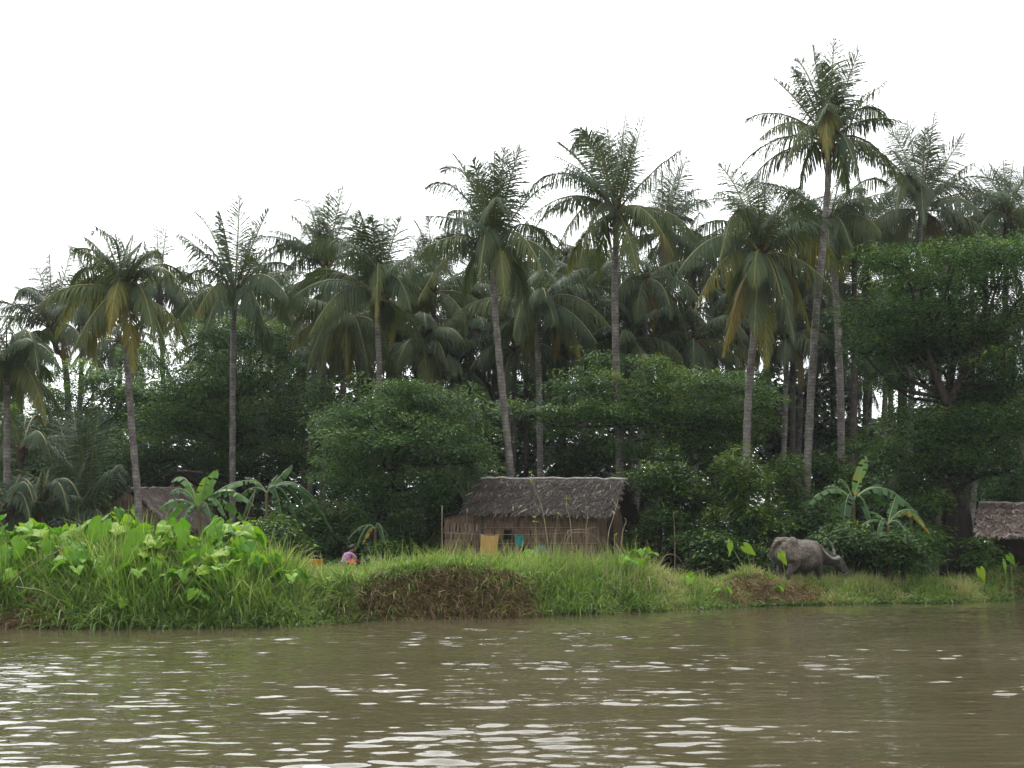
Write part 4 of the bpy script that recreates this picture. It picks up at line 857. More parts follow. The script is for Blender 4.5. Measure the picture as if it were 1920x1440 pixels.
# lean-to at its end
a = eFL * [1, 1, 0] + d_ * .30 + UP * gA + l_ * .75; b = at(834, 1040, 40.9); b[2] = gA
out = -d_; zA, zB = at(890, 953, 40.3)[2], at(834, 966, 40.9)[2]
mb = MB(); wallstrips(mb, b, a, gA, lambda u: zB + (zA - zB) * u, out, 46, .3, rg, .52)
slab(mb, b - out * .04, a - out * .04, np.array([a[0], a[1], zA - .03]) - out * .04, np.array([b[0], b[1], zB - .03]) - out * .04, .03, .1, 1)
bk = b + d_ * 1.6; wallstrips(mb, bk, b, gA, lambda u: zB, -l_, 40, .3, rg, .45)
slab(mb, bk + l_ * .05, b + l_ * .05, np.array([b[0], b[1], zB]) + l_ * .05, np.array([bk[0], bk[1], zB]) + l_ * .05, .03, .1, 1)
mb.build('lean_to_wall', [M['nipa'], M['backing']], HUT, HF)
mb = MB(); up = lambda p, z: np.array([p[0], p[1], z])
c1, c2, c3, c4 = up(b + out * .22 - l_ * .12, zB - .05), up(a + out * .12, zA + .03), up(a + d_ * 1.7, zA + .12), up(bk - l_ * .12, zB + .06)
slab(mb, c1, c2, c3, c4, .05, .12); thatch(mb, c1, c4, c2, c3, 5, 90, .32, .05, rg, .3, .05, .42); mb.build('lean_to_roof', M['thatch'], HUT, HF)
# window, battens on the lean-to
wc = at(950, 1004, 39.65); mb = MB(); q = -d_
ww = up(eFL + d_ * .27, 0); wpx = at(952, 1003, 39.6); tpar = np.dot((wpx - ww)[:2], l_[:2]); wpos = up(ww + l_ * tpar, wpx[2])
box(mb, wpos + out * .065, [l_, out, UP], [.15, .012, .17]); win = mb.build('window', M['dark'], HUT, HF)  # thin panel on the wall, shade inside painted as near-black
mb = MB()
for s in (-1, 1):
    box(mb, wpos + out * .075 + l_ * s * .165, [l_, out, UP], [.018, .018, .19]); box(mb, wpos + out * .072 + UP * s * .185, [l_, out, UP], [.147, .016, .016])
mb.build('window_frame', M['pole'], win, HF)
# washing line with its pole
py0 = at(832, 1045, 40.1); py0[2] = gz(py0[0], py0[1]) - .1; top = at(829, 948, 40.1)
LN = thing('washing_line', 'thin washing line strung along the dark thatched hut from a bent bamboo pole', 'washing line', py0)
mb = MB(); tube(mb, catmull([py0, (py0 + top) / 2 + [-.03, 0, 0], top], 8), [.03] * 4 + [.02] * 4, 6); mb.build('pole', M['bamboo'], LN, py0)
lp0, lp1 = at(832, 999, 40.05), up(eFR + d_ * .1 - l_ * 1.3, 0); lp1[2] = at(1040, 1000, lp1[1])[2]; mb = MB()
tt = np.linspace(0, 1, 20)[:, None]; line = lp0 + (lp1 - lp0) * tt - UP * (.05 * 4 * tt * (1 - tt)); tube(mb, line, .008, 4); mb.build('line', M['rope'], LN, py0)
def cloth(name, label, cat, px0, px1, pybot, mat, fold=.05, skew=0):
    k = lambda px: np.interp(px, [960 + line[i, 0] / line[i, 1] * FPX * 1.0 for i in range(20)], np.arange(20))
    i0, i1 = k(px0), k(px1); n = 16; u = np.linspace(0, 1, n); ii = i0 + (i1 - i0) * u
    P = np.stack([np.interp(ii, np.arange(20), line[:, q]) for q in range(3)], -1)
    zb = at(px0, pybot, P[0, 1])[2]; m = 10; rows = []
    for j in range(m):
        v = j / (m - 1); q = P + 0; q[:, 2] = P[:, 2] * (1 - v) + zb * v + .015 * np.sin(u * 9) * v; q = q - l_ * (skew * v * (u[:, None]))
        q = q + out * (.012 + fold * v * (np.sin(u * 11 + 1) * .5 + .3 * np.sin(u * 23)))[:, None]; q[:, 2] -= .05 * (1 - v) * np.sin(u * math.pi); rows.append(q)
    V = np.stack(rows, 0); V = np.concatenate([V.reshape(-1, 3), (V - out * .006).reshape(-1, 3)]); F = grid_faces(m, n)
    mb = MB(); mb.add(V, np.concatenate([F, F[:, ::-1] + m * n])); o = mb.build(name, M[mat], None, P[0]); tag(o, label, cat); return o
cloth('yellow_cloth', 'mustard yellow sheet hung on the washing line before the hut wall', 'cloth', 902, 936, 1042, 'yellow', .05, .1)
cloth('teal_cloth', 'small teal garment hung on the washing line beside the yellow sheet', 'cloth', 966, 981, 1024, 'teal', .06)
p = at(1014, 1024, 38.4); p[2] = gz(p[0], p[1]); jr = thing('grey_jar', 'grey rounded water jar against the hut wall, half sunk in grass', 'jar', p)
mb = MB(); hz = np.array([0, .05, .15, .4, .7, .85, .95, 1.0]); tube(mb, p + np.stack([0 * hz, 0 * hz, hz * .9], -1), [.15, .22, .28, .33, .28, .2, .15, .19], 14); mb.build('body', M['greycan'], jr, p)
mb = MB(); tube(mb, [p + UP * .9, p + UP * .925], [.205, .19], 14); mb.build('lid', M['pole'], jr, p)

# two gabled roofs at the water end
a0 = at(249, 918, 47); hut('gabled_hut', 'low grey thatched hut with a framed gable behind the slim palm trunk', a0, at(352, 917, 51.5) - a0, at(158, 992, 46.6) - a0, at(318, 994, 45.6) - a0, .95, np.random.default_rng(22), 'thatch_grey', rows=13, perm=38, base=.58, walls=('L', 'R', 'F', 'B'), ov=.25, wbase=.36, side=.5, tlen=.45)
H2 = [o for o in bpy.data.objects if o.name.startswith('gabled_hut')][0]; f2 = np.array(H2.location)
mb = MB(); g0 = at(249, 940, 46.85)
for q in ((190, 978), (296, 982)): tube(mb, [g0 - [0, .12, 0], at(*q, 46.5) - [0, .12, 0]], .035, 5)
tube(mb, [at(214, 957, 46.5), at(288, 957, 46.3)], .025, 5); mb.build('gable_frame', M['bamboo'], H2, f2)
a0 = at(338, 884, 50.5); hut('rear_hut', 'hut with a beige gable rising behind the grey thatched roof', a0, np.array([1.6, 5.0, 0]), at(270, 934, 50.1) - a0, at(395, 930, 51.1) - a0, 1.0, np.random.default_rng(23), 'thatch', rows=9, perm=26, base=.45, ov=.4, wbase=.75, tlen=.4)
# open shelter at the far end
a0 = at(1838, 946, 42.3); SHL, sf = hut('open_shelter', 'open sided shelter under pinkish grey thatch beyond the forked trunk', a0, at(1985, 946, 41.2) - a0, at(1829, 1008, 40.4) - a0, at(1848, 1002, 44.4) - a0, .62, np.random.default_rng(24), 'thatch_grey', rows=11, perm=46, base=.52, walls=('R',), ov=.35, tlen=.3, wbase=.2, side=.6)
mb = MB(); p = at(1885, 1062, 42); p[2] = .62
box(mb, p + UP * .45, [[1, -.2, 0], [.2, 1, 0], [0, 0, 1]], [.9, .5, .04]); 
for s in (-.7, .7): box(mb, p + np.array([s, -.2 * s, .2]), [[1, 0, 0], [0, 1, 0], [0, 0, 1]], [.04, .4, .21])
o = mb.build('low_platform', M['pole'], None, p); tag(o, 'low wooden sitting platform inside the open shelter', 'platform')

# ------------------------------------------------------------------ bodies: overlapping lofts melted into one skin
def loft(mb, C, ra, rb, side, n=14):
    C = np.asarray(C, float); T = unit(np.gradient(C, axis=0)); A = np.tile(unit(side), (len(C), 1)); A = unit(A - (A * T).sum(1, keepdims=True) * T); B = np.cross(T, A)
    an = np.arange(n) * 2 * math.pi / n; ra = np.asarray(ra)[:, None, None]; rb = np.asarray(rb)[:, None, None]
    V = C[:, None] + np.cos(an)[None, :, None] * A[:, None] * ra + np.sin(an)[None, :, None] * B[:, None] * rb
    m = len(C); i = np.arange(m - 1)[:, None] * n; j = np.arange(n)[None]; k = (j + 1) % n
    F = np.stack([i + j, i + k, i + n + k, i + n + j], -1).reshape(-1, 4)
    V = np.vstack([V.reshape(-1, 3), C[0], C[-1]]); mb.add(V, F); b = mb.n - len(V); jj = np.arange(n); kk = (jj + 1) % n
    T3 = np.vstack([np.stack([kk, jj, np.full(n, m * n)], -1), np.stack([(m - 1) * n + jj, (m - 1) * n + kk, np.full(n, m * n + 1)], -1)]); mb.f.append(T3 + b); mb.m.append(np.zeros(len(T3), int))
def melt(mb, name, mat, parent, vox, it=6, fac=.5):
    o = mb.build('tmp', mat); r = o.modifiers.new('r', 'REMESH'); r.mode = 'VOXEL'; r.voxel_size = vox; r.use_smooth_shade = True
    s = o.modifiers.new('s', 'SMOOTH'); s.iterations = it; s.factor = fac
    dg = bpy.context.evaluated_depsgraph_get(); dg.update(); me = bpy.data.meshes.new_from_object(o.evaluated_get(dg)); me.name = name
    bpy.data.objects.remove(o); me.materials.clear(); me.materials.append(mat)
    n = bpy.data.objects.new(name, me); COL.objects.link(n); n.parent = parent; return n

def hide_mat():
    m, nt, N, L = newmat('muddy_buffalo_hide'); tc = N('ShaderNodeTexCoord')
    n1 = N('ShaderNodeTexNoise'); n1.inputs['Scale'].default_value = 2.6; n1.inputs['Detail'].default_value = 7; n1.inputs['Roughness'].default_value = .7
    n2 = N('ShaderNodeTexNoise'); n2.inputs['Scale'].default_value = 17; n2.inputs['Detail'].default_value = 5
    n3 = N('ShaderNodeTexVoronoi'); n3.inputs['Scale'].default_value = 20
    for n in (n1, n2, n3): L(tc.outputs['Object'], n.inputs['Vector'])
    hide = ramp(nt, n2.outputs['Fac'], [(.3, (.035, .029, .026)), (.7, (.085, .070, .061))])
    mud = ramp(nt, n2.outputs['Fac'], [(.3, (.085, .068, .055)), (.5, (.17, .14, .115)), (.75, (.32, .28, .235))])
    sx = N('ShaderNodeSeparateXYZ'); L(tc.outputs['Object'], sx.inputs[0])
    def mr(src, a, b):
        q = N('ShaderNodeMapRange'); q.inputs[1].default_value = a; q.inputs[2].default_value = b; L(src, q.inputs[0]); return q.outputs[0]
    def ma(op, a, b):
        q = N('ShaderNodeMath'); q.operation = op; q.use_clamp = op == 'ADD'; L(a, q.inputs[0])
        if isinstance(b, float): q.inputs[1].default_value = b
        else: L(b, q.inputs[1])
        return q.outputs[0]
    back = ma('MULTIPLY', mr(sx.outputs['X'], .85, .45), mr(sx.outputs['Z'], .45, 1.35))     # dried wallow mud on back and rump, none on head and neck
    fac = mr(ma('ADD', ma('MULTIPLY', n1.outputs['Fac'], 1.15), ma('MULTIPLY', back, .3)), .58, .92)
    mx = N('ShaderNodeMix'); mx.data_type = 'RGBA'; L(fac, mx.inputs[0]); L(hide.outputs[0], mx.inputs[6]); L(mud.outputs[0], mx.inputs[7])
    b = N('ShaderNodeBsdfPrincipled'); b.inputs['Roughness'].default_value = .75; b.inputs['Specular IOR Level'].default_value = .3; L(mx.outputs[2], b.inputs['Base Color'])
    bp = N('ShaderNodeBump'); bp.inputs['Strength'].default_value = .7; bp.inputs['Distance'].default_value = .02; L(n2.outputs['Fac'], bp.inputs['Height']); L(bp.outputs[0], b.inputs['Normal'])
    o = N('ShaderNodeOutputMaterial'); L(b.outputs[0], o.inputs[0]); return m
bp_ = at(1504, 1090, 37.3); bp_[2] = gz(bp_[0], bp_[1]) - .02
BUF = thing('water_buffalo', 'grey muddy water buffalo grazing with its head lowered at the water meadow', 'buffalo', bp_)
BUF.rotation_euler = (0, 0, math.radians(36)); BUF.scale = (1.02, 1.15, 1.05)
mb = MB(); Y3 = [0, 1, 0]
sp = np.array([(-1.14, 0, 1.16, .07, .09), (-1.08, 0, 1.12, .24, .25), (-.95, 0, 1.07, .37, .38), (-.7, 0, 1.02, .44, .46), (-.35, 0, .95, .50, .52), (.02, 0, .925, .53, .54), (.34, 0, .955, .47, .5), (.6, 0, 1.0, .36, .45), (.78, -.01, 1.0, .26, .37), (.97, -.05, .95, .20, .29), (1.13, -.12, .88, .17, .24), (1.3, -.24, .80, .155, .2), (1.43, -.34, .745, .15, .17)])
loft(mb, sp[:, :3], sp[:, 3], sp[:, 4], Y3, 20)
hd = np.array([.30, -.185, -.60]); H0 = np.array([1.39, -.31, .83]); hs = unit([.53, .85, 0]); hb = np.array([-.85, .53, 0])
loft(mb, [H0 + hd * t for t in (-.1, .0, .18, .38, .6, .8, .95, 1.04)], [.07, .135, .15, .135, .105, .10, .105, .05], [.07, .15, .18, .165, .13, .105, .09, .04], hs, 16)
for s in (-1, 1):
    blob(mb, (-.74, s * .25, 1.36), (.2, .15, .19)); blob(mb, (-1.0, s * .16, 1.22), (.15, .12, .16)); blob(mb, (.42, s * .22, 1.14), (.22, .16, .3)); blob(mb, H0 + hd * .34 + hs * s * .125 + [.03, -.02, .03], .045)
    dx = .1 * s
    loft(mb, [(-.78, s * .24, 1.05), (-.70 + dx, s * .29, .82), (-.68 + dx, s * .28, .64), (-.86 + dx, s * .26, .46), (-.93 + dx, s * .25, .38), (-.88 + dx, s * .25, .18), (-.85 + dx, s * .25, .07), (-.83 + dx, s * .25, 0)], [.2, .2, .15, .085, .075, .06, .07, .085], [.3, .26, .19, .11, .095, .065, .08, .09], Y3, 12)
    fx = -.06 * s
    loft(mb, [(.45, s * .24, 1.0), (.45, s * .25, .72), (.47 + fx, s * .24, .55), (.50 + fx, s * .22, .36), (.49 + fx, s * .22, .2), (.50 + fx, s * .22, .07), (.53 + fx, s * .22, 0)], [.15, .15, .115, .082, .06, .065, .085], [.26, .22, .14, .09, .065, .075, .095], Y3, 12)
blob(mb, (.3, 0, 1.33), (.4, .22, .14)); blob(mb, (-.78, 0, 1.43), (.34, .14, .12)); blob(mb, H0 + [.0, 0, .03], (.13, .15, .1))
tl = catmull([(-.95, .0, 1.44), (-1.12, .06, 1.38), (-1.2, .14, 1.24), (-1.22, .2, 1.05), (-1.19, .2, .85), (-1.15, .18, .7)], 16); tube(mb, tl, np.linspace(.075, .028, 16), 8); blob(mb, (-1.15, .18, .62), (.04, .04, .1))
melt(mb, 'body', hide_mat(), BUF, .024, 7)
for s, mid, tip in ((-1, -hs * .24 + hb * .30 - UP * .01, -hs * .20 + hb * .60 + UP * .40), (1, hs * .24 - hb * .06 + UP * .22, hs * .22 + hb * .18 + UP * .66)):
    b0 = H0 + hs * s * .10 + UP * .05; mb = MB(); P = catmull([b0 - hs * s * .06, b0 + hs * s * .05 + hb * .02, b0 + mid, b0 + mid * .45 + tip * .55 + hb * .07 * (s < 0) - hb * .05 * (s > 0), b0 + tip], 18)
    tube(mb, P, np.linspace(.078, .012, 18) + .004 * np.sin(np.arange(18) * 2.4), 8); mb.build('horn', M['horn'], BUF)
    e0 = H0 + hs * s * .13 - UP * .05 + hd * .05; mb = MB(); P = catmull([e0, e0 + hs * s * .13 + hb * .04 - UP * .02, e0 + hs * s * .26 + hb * .08 - UP * .08], 8)
    loft(mb, P, [.02, .04, .05, .055, .05, .04, .025, .008], [.015, .018, .018, .016, .014, .012, .01, .005], UP, 8); mb.build('ear', bpy.data.materials['muddy_buffalo_hide'], BUF)
    mb = MB(); blob(mb, H0 + hd * .34 + hs * s * .155 + [.045, -.03, .035], .026); mb.build('eye', M['eye'], BUF)
mb = MB(); n = 26; an = np.linspace(0, 2 * math.pi, n); B = np.cross(unit(hd), hs)
tube(mb, [H0 + hd * .72 + hs * .112 * math.cos(a) + B * .128 * math.sin(a) for a in an], .009, 5)
tube(mb, catmull([H0 + hd * .72 + hs * .112, H0 + hd * .4 + hs * .165 - B * .02, H0 + hd * .08 + hs * .16 - B * .06], 8), .008, 5); mb.build('halter', M['rope'], BUF)

# crouching person, tub, can
pp = at(646, 1064, 33.2); pp[2] = gz(pp[0], pp[1]); PER = thing('person', 'person in a patterned pink blouse crouching over a black tub, back to the river', 'person', pp); PER.rotation_euler = (0, 0, math.radians(48)); PER.scale = (.86,) * 3
mb = MB(); F = np.array([1.0, 0, 0])
loft(mb, [(.20, 0, .66), (.25, 0, .72), (.30, 0, .76)], [.055, .05, .05], [.05, .05, .05], Y3, 10)                      # neck
loft(mb, [(.27, 0, .72), (.30, 0, .75), (.345, 0, .79), (.37, 0, .85), (.36, 0, .91), (.34, 0, .945)], [.03, .06, .072, .08, .07, .03], [.04, .075, .09, .10, .085, .03], Y3, 12)   # head
blob(mb, (.44, 0, .825), (.025, .016, .022))
for s in (-1, 1):
    blob(mb, (.375, s * .083, .84), (.025, .012, .032))
    loft(mb, [(.16, s * .17, .64), (.30, s * .22, .50), (.36, s * .22, .42), (.48, s * .17, .34), (.56, s * .13, .30)], [.05, .042, .038, .032, .025], [.05, .042, .038, .032, .022], UP, 8)
    h = np.array([.59, s * .115, .285]); loft(mb, [h + F * q for q in (-.04, 0, .04, .07)], [.028, .042, .044, .035], [.018, .02, .018, .014], Y3, 8)
    for k, ln in enumerate((.062, .074, .07, .055)):
        r0_ = h + np.array([.065, (k - 1.5) * .021, 0]); tube(mb, [r0_ - F * .02, r0_ + F * ln * .55 - UP * .012, r0_ + F * ln * .85 - UP * .045], [.010, .0095, .008], 6)
    tube(mb, [h + np.array([.0, -s * .035, 0]), h + np.array([.035, -s * .065, -.01]), h + np.array([.06, -s * .07, -.025])], [.012, .011, .009], 6)
    loft(mb, [(.0, s * .1, .24), (.18, s * .15, .36), (.34, s * .16, .40), (.30, s * .16, .26), (.20, s * .15, .10), (.18, s * .15, .05)], [.09, .085, .065, .055, .04, .04], [.09, .085, .065, .055, .04, .04], Y3, 10)
    loft(mb, [(.12, s * .15, .03), (.2, s * .15, .05), (.3, s * .155, .035), (.36, s * .16, .02)], [.035, .04, .045, .02], [.03, .045, .03, .015], Y3, 8)
loft(mb, [(-.04, 0, .22), (0, 0, .34), (.08, 0, .50), (.16, 0, .62)], [.15, .15, .15, .16], [.12, .11, .10, .08], Y3, 12)
melt(mb, 'body', M['skin'], PER, .011, 3)
mb = MB(); loft(mb, [(-.06, 0, .20), (-.03, 0, .28), (.03, 0, .42), (.09, 0, .54), (.15, 0, .63), (.20, 0, .675)], [.18, .172, .165, .178, .185, .09], [.15, .135, .125, .118, .10, .06], Y3, 16)
for s in (-1, 1): loft(mb, [(.14, s * .12, .63), (.17, s * .175, .62), (.25, s * .215, .55), (.31, s * .23, .49)], [.075, .075, .066, .06], [.075, .075, .066, .06], UP, 10)
melt(mb, 'blouse', M['pink'], PER, .014, 4)
mb = MB(); blob(mb, (.335, 0, .875), (.108, .096, .098)); blob(mb, (.25, 0, .85), (.07, .07, .06)); melt(mb, 'hair', M['hair'], PER, .014, 3)
mb = MB(); loft(mb, [(-.10, 0, .10), (-.08, 0, .2), (-.04, 0, .28), (0, 0, .33)], [.19, .21, .195, .17], [.14, .165, .15, .125], Y3, 14)
for s in (-1, 1): loft(mb, [(.0, s * .1, .24), (.18, s * .15, .36), (.33, s * .16, .39), (.31, s * .16, .28)], [.12, .112, .088, .08], [.12, .112, .088, .08], Y3, 10)
melt(mb, 'sarong', M['skirt'], PER, .016, 4)
tp = at(667, 1064, 33.5); tp[2] = gz(tp[0], tp[1]); TUB = thing('wash_tub', 'shallow black wash tub in front of the crouching person', 'tub', tp)
mb = MB(); tube(mb, tp + np.array([[0, 0, 0], [0, 0, .02], [0, 0, .3], [0, 0, .34], [0, 0, .33], [0, 0, .1], [0, 0, .09]]), [.26, .3, .37, .40, .36, .27, .02], 22); mb.build('basin', M['blackrub'], TUB, tp)
for s in (-1, 1):
    mb = MB(); tube(mb, [tp + np.array([s * .39, -.08, .30]), tp + np.array([s * .46, 0, .28]), tp + np.array([s * .39, .08, .30])], .014, 6); mb.build('handle', M['blackrub'], TUB, tp)
mb = MB(); n, m = 14, 12; uu, vv = np.meshgrid(np.linspace(-1, 1, n), np.linspace(-1, 1, m), indexing='ij')
V = tp + np.stack([-.14 + uu * .2 + .02 * np.sin(vv * 7), -.3 + vv * .12, .37 + .05 * np.cos(uu * 1.2) - .13 * np.maximum(0, -vv) ** 1.5 + .02 * np.sin(uu * 9 + vv * 5)], -1)
mb.add(np.concatenate([V.reshape(-1, 3), (V - [0, 0, .008]).reshape(-1, 3)]), np.concatenate([grid_faces(n, m), grid_faces(n, m)[:, ::-1] + n * m])); tag(mb.build('red_cloth', M['red'], None, tp), 'wet red cloth lying over the rim of the black wash tub', 'cloth')
cp = at(593, 1066, 33.4); cp[2] = gz(cp[0], cp[1]); CAN = thing('orange_bucket', 'orange plastic bucket standing in the grass away from the crouching person', 'bucket', cp)
mb = MB(); tube(mb, cp + np.array([[0, 0, 0], [0, 0, .02], [0, 0, .36], [0, 0, .40], [0, 0, .39], [0, 0, .05]]), [.13, .145, .19, .205, .18, .13], 20); mb.build('body', M['orange'], CAN, cp)
mb = MB(); an = np.linspace(0, math.pi, 14); tube(mb, cp + np.stack([.2 * np.cos(an), 0 * an - .03, .37 + .13 * np.sin(an)], -1), .008, 5); mb.build('handle', M['rope'], CAN, cp)
# ------------------------------------------------------------------ taro (big heart shaped leaves)
def taro_leaf(mb, p, D, N, L, W, var, rng, droop=.3):
    D = unit(D); S = unit(np.cross(D, N)); N = np.cross(S, D)
    t = np.array([-.36, -.3, -.2, -.1, 0, .12, .26, .42, .58, .74, .88, 1.0]); w = np.array([.20, .34, .45, .50, .52, .51, .47, .39, .29, .18, .08, .004]); inn = np.array([.17, .12, .07, .03, 0, 0, 0, 0, 0, 0, 0, 0])
    fold = rng.uniform(-.1, .8); cur = droop * rng.uniform(.4, 2.2); wav = rng.uniform(.02, .09); ph = rng.uniform(0, 6)
    for sd in (-1, 1):
        f = np.linspace(0, 1, 5)[None]; x = inn[:, None] * (1 - f) + w[:, None] * f
        z = x * fold * (1 - .5 * f) - cur * t[:, None] ** 2 * np.sign(t[:, None] + .3) * .6 + wav * np.sin(t[:, None] * 9 + ph + sd) * f - .1 * f ** 2 * x
        V = p + D * (t[:, None] * L)[..., None] + S * (sd * x * W)[..., None] + N * (z * L)[..., None]
        mb.add(V.reshape(-1, 3), grid_faces(12, 5), np.clip(var + rng.normal(0, .02), 0, 1), 0)
def taro_proto(seed, nl, h, size, upright=False):
    rng = np.random.default_rng(seed); root = thing('taro_plant', 'x', 'taro plant', (0, 0, 0), 'big leafed taro plants')
    for k in range(nl):
        a = k * 2.4 + rng.uniform(-.4, .4); lean = rng.uniform(.12, .5) * (.4 if upright else 1); hh = h * rng.uniform(.62, 1.08); d = np.array([math.cos(a), math.sin(a), 0])
        top = d * lean * h + UP * hh; P = catmull([d * .03, d * lean * h * .4 + UP * hh * .6, top], 9)
        mb = MB(); tube(mb, P, np.linspace(.02, .009, 9), 6, .5, 1, cap=False)
        e = rng.uniform(-1.25, .1) if not upright else rng.uniform(-1.3, -.9); D = d * math.cos(e) + UP * math.sin(e); N = UP * math.cos(e) - d * math.sin(e)
        N = N + rng.normal(0, .42, 3)
        L = size * rng.uniform(.5, 1.25); taro_leaf(mb, top, D, N, L, L * rng.uniform(.75, .95), rng.choice([.15, .35, .55, .7, .85, .94], p=[.12, .22, .26, .24, .13, .03]), rng)
        mb.build('leaf', [M['taro'], M['taro_stalk']], root)
    return root
rg = np.random.default_rng(5)
protos = [taro_proto(500 + i, n, h, s) for i, (n, h, s) in enumerate([(8, 1.0, .42), (7, 1.2, .45), (9, .85, .36), (6, .7, .32), (8, 1.1, .47)])]
used = set()
def place_taro(px, s, k, sc, label, py=None, up=0):
    x = (px - 960) / FPX * 26.5
    for _ in range(3): x = (px - 960) / FPX * (shore(x) + s)
    Y = float(shore(x) + s); loc = (x, Y, float(gz(x, Y)) - .03 + up); rz = rg.uniform(0, 6.28)
    if k not in used:
        used.add(k); r = protos[k]; r.location = loc; r.rotation_euler = (0, 0, rz); r.scale = (sc,) * 3; r['label'] = label
    else: copy_thing(protos[k], loc, rz, sc, label)
BIG = 'taro plant with big light green leaves in the crowded clump on the bank'
spots = []
for px in np.linspace(-20, 455, 22): spots.append((px + rg.uniform(-10, 10), rg.uniform(2.0, 3.2), rg.choice([0, 1, 2, 4]), rg.uniform(.72, 1.18)))
for px in np.linspace(-15, 470, 20): spots.append((px + rg.uniform(-12, 12), rg.uniform(1.0, 2.1), rg.choice([0, 1, 2, 3, 4]), rg.uniform(.65, 1.0)))
for px in (40, 110, 150, 180, 215, 240, 270, 300, 345, 370, 400, 440, 475, 505, 545): spots.append((px + rg.uniform(-12, 12), rg.uniform(.7, 1.3), rg.choice([2, 3]), rg.uniform(.9, 1.1)))
for px, s, k, sc in spots: place_taro(px, s, int(k), sc, BIG)
place_taro(215, 3.1 , 1, 1.32, 'tallest taro plant, its broad leaf overlapping the grey gable')
place_taro(440, 2.7, 4, 1.2, 'taro plant with dark broad leaves at the inland end of the crowded clump')
place_taro(250, .25, 3, .8, 'small taro plant dipping its leaves at the water line below the crowded clump')
place_taro(385, .3, 3, .85, 'small taro plant with an orange leaf at the water line')
place_taro(1175, 1.2, 3, .95, 'lone small taro plant in the grass below the hut gable')
place_taro(1205, 1.7, 2, .8, 'taro plant with dull leaves on the bank slope beyond the dry stems')
place_taro(1292, 1.0, 3, .9, 'yellowish taro plant where the bank dips low')
place_taro(1355, .15, 3, .75, 'flat lying taro plant below the dry grass tussock')
place_taro(1455, .3, 3, .6, 'small taro plant at the foot of the dry grass tussock')
place_taro(1003, 3.3, 3, .9, 'small bright taro plant against the hut wall near the grey jar')
place_taro(1840, 1.6, 3, .8, 'small taro plant before the open shelter posts')
def pair(label, px, pytip, pybase, Y, lean, size, face, var):
    f = at(px + lean, pybase, Y); f[2] = gz(f[0], Y) - .03; t = at(px, pytip, Y); root = thing('taro_leaf_stem', label, 'taro plant', f, 'single taro leaves on tall stems')
    mb = MB(); tube(mb, catmull([f, (f + t) / 2 + [.04, 0, .05], t], 9), np.linspace(.016, .008, 9), 6); mb.build('stalk', M['taro_stalk'], root, f)
    mb = MB(); taro_leaf(mb, t, np.array([face, -.25, -.75 if abs(face) < .5 else -.5]), np.array([.8 * (1 if face <= 0 else -1), -.7, .5]), size, size * .7, var, np.random.default_rng(int(px)), .15); mb.build('leaf', [M['taro'], M['taro_stalk']], root, f)
pair('single bright taro leaf held upright on a leaning stem above the dry tussock', 1370, 1020, 1072, 35.0, 32, .42, -.1, .75)
pair('second bright taro leaf on a straight stem, tilted towards the buffalo', 1398, 1026, 1072, 35.2, 10, .42, .55, .8)
pair('narrow taro leaf seen against the buffalo hind leg', 1465, 1040, 1090, 35.6, 8, .38, .25, .85)
pair('pale taro leaf standing before the dark opening of the shelter', 1884, 1055, 1085, 38.5, -2, .4, -.05, .72)
pair('tall taro leaf at the shelter corner, highest of the bright leaves there', 1893, 1044, 1085, 39.0, 4, .36, .3, .6)
pair('low taro leaf in the meadow in front of the shelter', 1838, 1070, 1095, 38.2, 2, .42, .1, .9)

# ------------------------------------------------------------------ dry stems standing on the bank
def stem(label, pts, Y, r=.013, buds=0, dy=0):
    P = [at(x, y, Y) for x, y in pts]; P[0][2] = gz(P[0][0], Y) - .05 if pts[0][1] < 1100 else P[0][2]
    root = thing('dry_stem', label, 'dry stem', P[0], 'dry weed stems on the bank'); C = catmull(P, 16); C[:, 1] += np.linspace(0, dy, 16)
    mb = MB(); tube(mb, C, np.linspace(r, r * .45, 16), 6); mb.build('stem', M['stalk'], root, P[0])
    rng = np.random.default_rng(int(pts[-1][0]))
    for b in range(buds):
        q = C[-1 - 3 * b]; mb = MB(); n = 7; th = rng.uniform(0, 6.28, n); D = np.stack([np.cos(th), np.sin(th), rng.uniform(-.2, .9, n)], -1)
        kites(mb, np.tile(q, (n, 1)), D, unit(rng.normal(size=(n, 3)) + UP), rng.uniform(.05, .11, n), rng.uniform(.03, .06, n), rng.uniform(.6, .95, n)); mb.build('bud', M['taro'], root, P[0])
stem('tallest dry stem, slanting across the hut roof with a yellow bud on top', [(1034, 1030), (1018, 960), (1002, 915), (995, 886)], 31.5, .014, 2)
stem('dry stem with a bud bending just past the roof eave', [(1074, 1030), (1070, 985), (1063, 955), (1062, 935)], 31.3, .013, 2)
stem('thin dry stem topped by a bud in front of the middle of the hut wall', [(1040, 1030), (1041, 1007), (1045, 980), (1047, 963)], 31.6, .01, 1)
stem('straight upright dry stem before the hut wall end', [(1101, 1035), (1099, 1000), (1102, 970), (1103, 950)], 31.2, .012)
stem('pale dry stem leaning in front of the dark gable', [(1137, 1040), (1140, 1010), (1150, 970), (1159, 938)], 31, .015)
stem('hooked dry stem beyond the pale leaning one', [(1159, 1040), (1166, 1010), (1174, 978), (1171, 971)], 31.1, .013)
stem('short slanting dry stem past the gable end', [(1187, 1040), (1192, 1020), (1198, 1000)], 31.2, .01)
stem('knobbly short dry stem among the leaning ones', [(1150, 1040), (1152, 1020), (1154, 1003)], 31, .01, 1)
stem('dry stem arching over in a hoop before the hut wall', [(1053, 1035), (1060, 1005), (1080, 993), (1100, 993), (1116, 987)], 31.4, .01)
stem('lower dry stem hoop curling towards the gable', [(1050, 1035), (1065, 1008), (1090, 998), (1112, 1003), (1130, 1022)], 31.3, .009)
